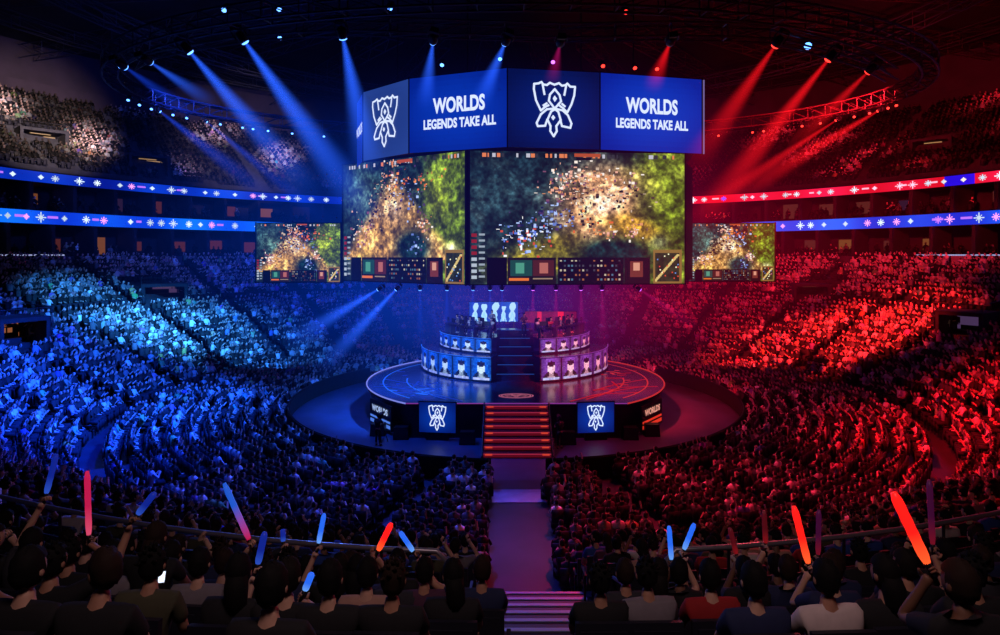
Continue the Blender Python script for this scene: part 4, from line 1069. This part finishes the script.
# ------------------------------------------------------------------ roof trusses
def truss(path, w, close, label, material, name='lighting_truss', group=None):
    path = [Vector(p) for p in path]; L = path[0].copy(); t = empty(name, L, 0, label, 'truss', group); m = len(path)
    def fr(i):
        a = path[i-1] if (i or close) else path[0]; b = path[(i+1) % m] if (i < m-1 or close) else path[-1]; tt = (b-a).normalized(); return tt.cross(Vector((0,0,1))).normalized()
    ch = []
    for sx, sz in ((-1,0),(1,0),(-1,1),(1,1)): ch.append([path[i]-L+fr(i)*sx*w/2+Vector((0,0,sz*w)) for i in range(m)])
    c = MB(); 
    for q in ch: c.tube(q, .06, 5, close=close)
    c.build('chords', material, t)
    l = MB()
    for i in range(m if close else m-1):
        j = (i+1) % m
        for p, q in ((0,2),(1,3),(0,1),(2,3)):
            l.tube([ch[p][i], ch[q][j]], .03, 4, cap=False); l.tube([ch[p][i], ch[q][i]], .03, 4, cap=False)
    l.build('lacing', material, t)
ZR = 21.2
M_TB = mat('truss_blue_lit', (34,40,66), .5, .4); M_TR = mat('truss_red_lit', (66,34,40), .5, .4)  # steel tinted with the wash light, blue left and red right
EC, EA, EB = (0.2, 42.0), 25.4, 15.2
def ell(a): return Vector((EC[0]+EA*math.sin(a), EC[1]-EB*math.cos(a), ZR))
truss([ell(-PI*i/40) for i in range(41)], .8, False, 'left half of the large oval lighting truss under the roof', M_TB)
truss([ell(PI*i/40) for i in range(41)], .8, False, 'right half of the large oval lighting truss under the roof', M_TR)
arcp = [P(px, py-9, (ZR+.3-EYE)*F/(HY-py)) for px, py in ((128,72),(150,60),(190,52),(245,43),(300,39),(343,37),(390,38),(433,40),(470,41),(505,42),(560,44),(615,43),(670,42),(725,43),(775,45),(828,58),(868,70),(892,84))]
for p in arcp: p.z = ZR+.5
truss(arcp, .7, False, 'long curved lighting truss carrying the moving lamps in front of the screens', M_STEEL)
for k in range(26):
    a = -PI+2*PI*(k+.5)/26
    if abs(a) < .6: continue
    tc = M_TB if math.sin(a) < 0 else M_TR
    truss([ring(20+4.5*i, a, 31.5+.25*i) for i in range(11)], 1.5, False, 'dark radial roof truss under the arena ceiling', tc, 'roof_truss', 'radial roof trusses')
for R_, z_ in ((34,29.5),(50,32.5)):
    truss([ring(R_, -PI+2*PI*i/60, z_) for i in range(60)], 1.2, True, 'round service catwalk truss of %s radius under the roof' % ('small' if R_ == 34 else 'large'), M_STEEL, 'catwalk_truss')

# ------------------------------------------------------------------ lamps and beams
def beam_mat(name, c, s):  # beam light painted as emission in a cone volume
    m = bpy.data.materials.new(name); m.use_nodes = True; nt = m.node_tree; nt.nodes.clear(); N = nt.nodes.new; LK = nt.links.new
    out = N('ShaderNodeOutputMaterial'); e = N('ShaderNodeEmission'); e.inputs['Color'].default_value = (*lin(c),1)
    tc = N('ShaderNodeTexCoord'); sx = N('ShaderNodeSeparateXYZ'); LK(tc.outputs['Object'], sx.inputs[0])
    def M(op, a, b=None, **k):
        n = N('ShaderNodeMath'); n.operation = op; n.use_clamp = k.get('clamp', False)
        for i, v in enumerate((a, b)):
            if v is None: continue
            if isinstance(v, (int, float)): n.inputs[i].default_value = v
            else: LK(v, n.inputs[i])
        return n.outputs[0]
    x, y, z = sx.outputs; zz = M('MULTIPLY', z, -1.0)
    r2 = M('ADD', M('MULTIPLY', x, x), M('MULTIPLY', y, y)); R = M('ADD', M('MULTIPLY', zz, .93), .07); R2 = M('MULTIPLY', R, R)
    f = M('SUBTRACT', 1.0, M('DIVIDE', r2, R2), clamp=True); f = M('POWER', f, 2.6)
    fade = M('SUBTRACT', 1.0, zz, clamp=True); fade = M('POWER', fade, 1.2)
    dens = M('MULTIPLY', M('DIVIDE', f, M('ADD', M('MULTIPLY', R, 1.0), .05)), fade)
    LK(M('MULTIPLY', dens, s), e.inputs['Strength']); LK(e.outputs[0], out.inputs['Volume']); return m
BM = {'blue': beam_mat('beam_blue', (40,95,255), .85), 'red': beam_mat('beam_red', (255,20,30), .60), 'vio': beam_mat('beam_violet', (190,20,110), .36), 'sblue': beam_mat('beam_soft_blue', (25,75,255), .34)}
cone = MB(); n = 20; cone.add([(.07*math.cos(2*PI*i/n), .07*math.sin(2*PI*i/n), 0) for i in range(n)]+[(math.cos(2*PI*i/n), math.sin(2*PI*i/n), -1) for i in range(n)], [tuple(range(n)), tuple(range(2*n-1,n-1,-1))]+[(i+n,(i+1) % n+n,(i+1) % n,i) for i in range(n)])
CONE = {k: cone.mesh('light_beam', m) for k, m in BM.items()}
hd = MB(); hd.tube([(0,0,.42),(0,0,.36),(0,0,.1),(0,0,0)], [.08,.15,.18,.16], 12); HEAD = hd.mesh('lamp_head', M_BLACK, True)
yk = MB(); yk.tube([(-.22,0,.2),(-.24,0,.4),(-.2,0,.56),(.2,0,.56),(.24,0,.4),(.22,0,.2)], .03, 6); yk.box((0,0,.62), (.3,.22,.12)); YOKE = yk.mesh('yoke', M_BLACK)
LENS = {k: MB().sphere((0,0,-.02), (.15,.15,.06), 12, 6).mesh('lens', m, True) for k, m in (('blue',M_BLUEDOT),('red',M_REDDOT),('vio',M_VIODOT),('sblue',M_BLUEDOT))}
def lamp(p, target, k, label, length=None, width=.0, group=None, lens=None, size=1.0):
    p, q = Vector(p), Vector(target); d = (q-p); L = length or d.length
    t = empty('moving_lamp', p, 0, label, 'stage lamp', group); t.rotation_mode = 'QUATERNION'; t.rotation_quaternion = Vector((0,0,-1)).rotation_difference(d.normalized()); t.scale = (size,)*3
    hd_ = link('lamp_head', HEAD, t); link('yoke', YOKE, t); link('lens', LENS[lens or k], hd_)
    if width: b = link('light_beam', CONE[k], t); b.scale = (width*.85/size, width*.85/size, L/size)
    return t
hgt = ZR-EYE-.5
LAMPS = [((125,67),(200,120),'sblue',1.2), ((150,62),(215,105),'blue',1.0), ((190,52),(318,200),'blue',1.9), ((245,42),(375,225),'blue',2.1), ((343,38),(372,180),'blue',1.8), ((433,42),(424,110),'blue',1.1), ((505,43),(478,108),'blue',1.2),
 ((560,44),(551,85),'vio',.9), ((670,43),(652,88),'red',1.0), ((775,46),(690,170),'red',1.6), ((828,60),(690,235),'red',1.9), ((868,72),(790,150),'red',1.3)]
for i, (a, b, k, w) in enumerate(LAMPS):
    d = hgt*F/(HY-a[1]); p = P(a[0], a[1], d); e = P(b[0], b[1], d+5 if k != 'red' or 1 else d)
    side = 'left' if a[0] < 509 else 'right'; colr = {'blue':'blue','sblue':'soft blue','red':'red','vio':'violet'}[k]
    lamp(p, e, k, '%s moving lamp on the curved truss, number %s from the left, casting a beam' % (colr, ['one','two','three','four','five','six','seven','eight','nine','ten','eleven','twelve'][i]), width=w, size=1.25)
# lower ring lamps with long beams and small dots
DOTS = [(127,74),(132,90),(141,99),(152,104),(160,109),(172,114),(185,120),(206,125),(220,130),(242,134),(252,136),(267,138),(291,140),(323,142)]
DOTR = [(890,84),(884,94),(876,101),(868,106),(853,113),(836,119),(820,124),(802,128),(765,136),(753,138),(720,141)]
def ringdot(px, py, k):
    x = (px-509)/F; best = None
    for i in range(720):
        a = 2*PI*i/720; q = ell(a); u, v = pix((q.x,q.y,ZR-.3)); e = (u-px)**2+(v-py)**2
        if best is None or e < best[0]: best = (e, q)
    return Vector((best[1].x, best[1].y, ZR-.45))
for i, (px, py) in enumerate(DOTS):
    p = ringdot(px, py, 0); w = {4: 1.8, 7: 1.5}.get(i, 0); tgt = P(px+125, py+100, p.y+3)
    lamp(p, tgt if w else p+Vector((.3,-1,-1.2)), 'sblue', 'small blue lamp on the left side of the oval truss'+(' with a long soft beam' if w else ''), width=w, group='blue lamps on the oval truss', size=.65)
for i, (px, py) in enumerate(DOTR):
    p = ringdot(px, py, 0); w = {2: 1.7, 5: 1.4}.get(i, 0); tgt = P(px-150, py+100, p.y+3)
    lamp(p, tgt if w else p+Vector((-.3,-1,-1.2)), 'red', 'small red lamp on the right side of the oval truss'+(' with a long soft beam' if w else ''), width=w, group='red lamps on the oval truss', size=.65)
for px, py, k in ((442,65,'blue'),(500,59,'blue'),(553,62,'vio'),(603,66,'red'),(635,68,'red'),(657,69,'red'),(390,8,'blue'),(279,9,'blue'),(280,38,'blue'),(626,12,'red'),(224,10,'sblue')):
    d = (22.3-EYE)*F/(HY-py); p = P(px, py, d)
    lamp(p, p+Vector((0,-1,-1)), k, '%s lamp high above the banner ring' % {'blue':'blue','sblue':'blue','red':'red','vio':'violet'}[k], group='lamps above the banner ring', size=.8)
# blue flood lamp on the right of the roof
p = P(808,46,34); lamp(p, p+Vector((-.6,-1,-.5)), 'blue', 'single larger blue lamp among the red lamps at the upper right', size=1.3)
# lamps under the hanging screens
UND = [((378,287),(285,345),'blue',1.5),((396,287),(318,372),'blue',1.5),((420,287),(420,350),'sblue',.7),((447,287),(446,345),'sblue',.7),((473,288),(472,345),'sblue',.8),((490,288),(490,345),'sblue',.7),((502,288),(503,340),'sblue',.6),
 ((533,288),(532,345),'vio',.8),((556,288),(556,350),'vio',.9),((581,288),(582,350),'vio',.9),((602,288),(604,355),'vio',.9),((640,288),(700,330),'vio',1.1)]
for i, (a, b, k, w) in enumerate(UND):
    d = 43.0; p = P(a[0], a[1]-2.5, d); p.z = ZB-.5; e = P(b[0], b[1], d+1.5)
    lamp(p, e, k, '%s lamp under the hanging screens, number %s from the left' % ({'blue':'bright blue','sblue':'soft blue','vio':'magenta'}[k], ['one','two','three','four','five','six','seven','eight','nine','ten','eleven','twelve'][i]), width=w, size=.8)

# ------------------------------------------------------------------ lights
def spot(name, loc, tgt, col, power, ang, blend=.6, size=.2):
    l = bpy.data.lights.new(name, 'SPOT'); l.color = col; l.energy = power; l.spot_size = math.radians(ang); l.spot_blend = blend; l.shadow_soft_size = size
    o = bpy.data.objects.new(name, l); COL.objects.link(o); o.location = loc; o.rotation_mode = 'QUATERNION'
    o.rotation_quaternion = Vector((0,0,-1)).rotation_difference((Vector(tgt)-Vector(loc)).normalized()); return o
def at(px, py): return tuple(hit(px, py))
spot('blue_wash', (-8,38,20.5), at(60,400), (.006,.085,1), 110000, 60, .9)
spot('blue_wash', (-14,34,20.5), (-27,28,2), (.004,.035,1), 60000, 80, .9)
spot('cyan_wash', (-17,45,20.8), at(120,325), (.035,.28,1), 80000, 38, .9)
spot('cyan_wash', (-15,44,20.8), at(250,355), (.02,.20,1), 50000, 38, .9)
spot('cyan_wash', (-15,44,20.8), at(180,330), (.04,.32,1), 60000, 36, .9)
spot('blue_back', (-15,50,20.8), at(290,300), (.004,.05,1), 16000, 54, .9)
spot('red_wash', (8,38,20.5), at(960,410), (1,.006,.010), 110000, 60, .9)
spot('red_wash', (14,34,20.5), (27,28,2), (1,.006,.010), 60000, 80, .9)
spot('red_wash', (17,45,20.8), at(890,330), (1,.02,.02), 110000, 36, .9)
spot('red_wash', (15,44,20.8), at(780,365), (1,.02,.02), 85000, 38, .9)
spot('red_wash', (15,50,20.8), at(720,300), (1,.008,.03), 18000, 56, .9)
spot('violet_floor', (0,34,20.0), (0,25,0), (.35,.22,1), 7000, 20, .8)
spot('violet_steps', (0,26,18.0), (0,10,4), (.25,.25,1), 1500, 16, .8)
spot('front_blue', (-6,33,20.0), (-8,20,1), (.06,.07,1), 18000, 62, .8)
spot('front_red', (6,33,20.0), (8,20,1), (1,.015,.05), 26000, 62, .8)
spot('pit_blue', (-8,36,16), (-10,36,0), (.01,.09,1), 14000, 100, .8)
spot('pit_red', (9,36,16), (11,37,0), (1,.02,.10), 7000, 100, .8)
spot('stage_blue', (-6,40,8.3), (-6.5,43,2), (.02,.15,1), 26000, 100, .8)
spot('stage_red', (6,40,8.3), (6.5,43,2), (1,.02,.04), 20000, 100, .8)
spot('player_blue', (-5,41,8.2), (-2.8,47,5.5), (.3,.55,1), 1800, 50, .8)
spot('player_red', (5,41,8.2), (2.8,47,5.5), (1,.28,.42), 1800, 50, .8)
spot('upper_blue', (-20,40,22), (-40,75,22), (.05,.12,1), 20000, 70, .9)
spot('upper_warm', (-22,38,24), (-46,62,25), (1,.74,.6), 150000, 26, 1)
spot('upper_warm', (-18,44,24), (-34,80,25.5), (1,.72,.6), 60000, 28, 1)
spot('upper_red', (20,40,22), (42,75,22), (1,.02,.04), 60000, 74, .9)
spot('near_fill', (0,1.5,15.5), (0,4.5,6), (1,.66,.68), 520, 110, .9, 1.0)  # unseen fill added above the viewer to lift the near rows
spot('rim_blue', (-7,24,13), (-5,6,7), (.08,.2,1), 1500, 60, .9, .4)
spot('rim_red', (8,24,13), (6,6,7), (1,.08,.12), 1300, 60, .9, .4)
spot('roof_blue', (-12,40,21), (-24,60,36), (.02,.08,1), 14000, 110, .9)
spot('roof_red', (12,40,21), (24,60,36), (1,.01,.02), 18000, 110, .9)
# ------------------------------------------------------------------ haze in the air: lit glow painted as volume emission, blue left, red right
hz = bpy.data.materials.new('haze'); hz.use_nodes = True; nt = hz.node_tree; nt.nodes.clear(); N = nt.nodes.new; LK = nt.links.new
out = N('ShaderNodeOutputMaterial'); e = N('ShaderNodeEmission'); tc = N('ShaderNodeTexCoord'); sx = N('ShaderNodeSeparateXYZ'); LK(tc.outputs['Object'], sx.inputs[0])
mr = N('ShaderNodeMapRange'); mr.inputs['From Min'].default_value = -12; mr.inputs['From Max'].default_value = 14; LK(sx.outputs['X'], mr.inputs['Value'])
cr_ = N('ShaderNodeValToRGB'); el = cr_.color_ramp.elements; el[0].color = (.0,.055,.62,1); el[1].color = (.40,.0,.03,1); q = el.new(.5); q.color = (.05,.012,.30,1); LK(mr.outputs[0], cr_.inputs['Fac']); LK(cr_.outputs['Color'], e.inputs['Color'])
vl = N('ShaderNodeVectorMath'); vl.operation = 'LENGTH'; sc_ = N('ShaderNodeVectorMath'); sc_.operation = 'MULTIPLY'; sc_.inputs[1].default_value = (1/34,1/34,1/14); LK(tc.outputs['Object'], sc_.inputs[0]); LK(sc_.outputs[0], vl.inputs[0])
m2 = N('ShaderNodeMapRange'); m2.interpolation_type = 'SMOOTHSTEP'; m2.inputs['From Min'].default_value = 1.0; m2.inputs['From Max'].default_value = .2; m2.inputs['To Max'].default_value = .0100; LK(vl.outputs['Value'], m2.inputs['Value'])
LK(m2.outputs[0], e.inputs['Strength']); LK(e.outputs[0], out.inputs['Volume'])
o = MB().sphere((0,0,0), (34,34,14), 32, 16).build('haze', hz); o.location = (0,52,12); prop(o, 'thin haze over the stage with painted glow, blue at left and red at right', 'haze', kind='stuff')

hz2 = hz.copy(); hz2.name = 'stage_haze'; N2 = hz2.node_tree.nodes  # copy with stronger painted glow, tighter round the stage
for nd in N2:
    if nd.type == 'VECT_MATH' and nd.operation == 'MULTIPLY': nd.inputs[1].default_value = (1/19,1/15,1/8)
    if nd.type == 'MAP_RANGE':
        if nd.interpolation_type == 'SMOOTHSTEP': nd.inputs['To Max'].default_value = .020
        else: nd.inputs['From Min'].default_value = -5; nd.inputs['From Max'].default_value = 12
o = MB().sphere((0,0,0), (19,15,8), 32, 16).build('haze', hz2); o.location = (-2,51,6); prop(o, 'denser haze with painted glow low around the stage between the crowd and the hanging screens', 'haze', kind='stuff')

# ------------------------------------------------------------------ world, camera
w = bpy.data.worlds.new('World'); SC.world = w; w.use_nodes = True; bg = w.node_tree.nodes['Background']; bg.inputs[0].default_value = (.05,.06,.2,1); bg.inputs[1].default_value = .02
cd = bpy.data.cameras.new('Camera'); cam = bpy.data.objects.new('Camera', cd); COL.objects.link(cam); SC.camera = cam
cam.location = (CX,0,EYE); cam.rotation_euler = (PI/2,0,0); cd.sensor_width = 36; cd.lens = 36*F/1000; cd.shift_x = -(VX-500)/1000; cd.shift_y = -(317.5-HY)/1000; cd.clip_start = .05; cd.clip_end = 400
SC.view_settings.view_transform = 'Standard'; SC.view_settings.look = 'None'
cy = SC.cycles; cy.use_denoising = True; cy.max_bounces = 4; cy.diffuse_bounces = 1; cy.glossy_bounces = 2; cy.transmission_bounces = 2; cy.transparent_max_bounces = 12; cy.volume_bounces = 0
cy.sample_clamp_indirect = 3; cy.volume_max_steps = 64
print('people near', n_near, 'mid', len(mids), 'stuff', len(items))
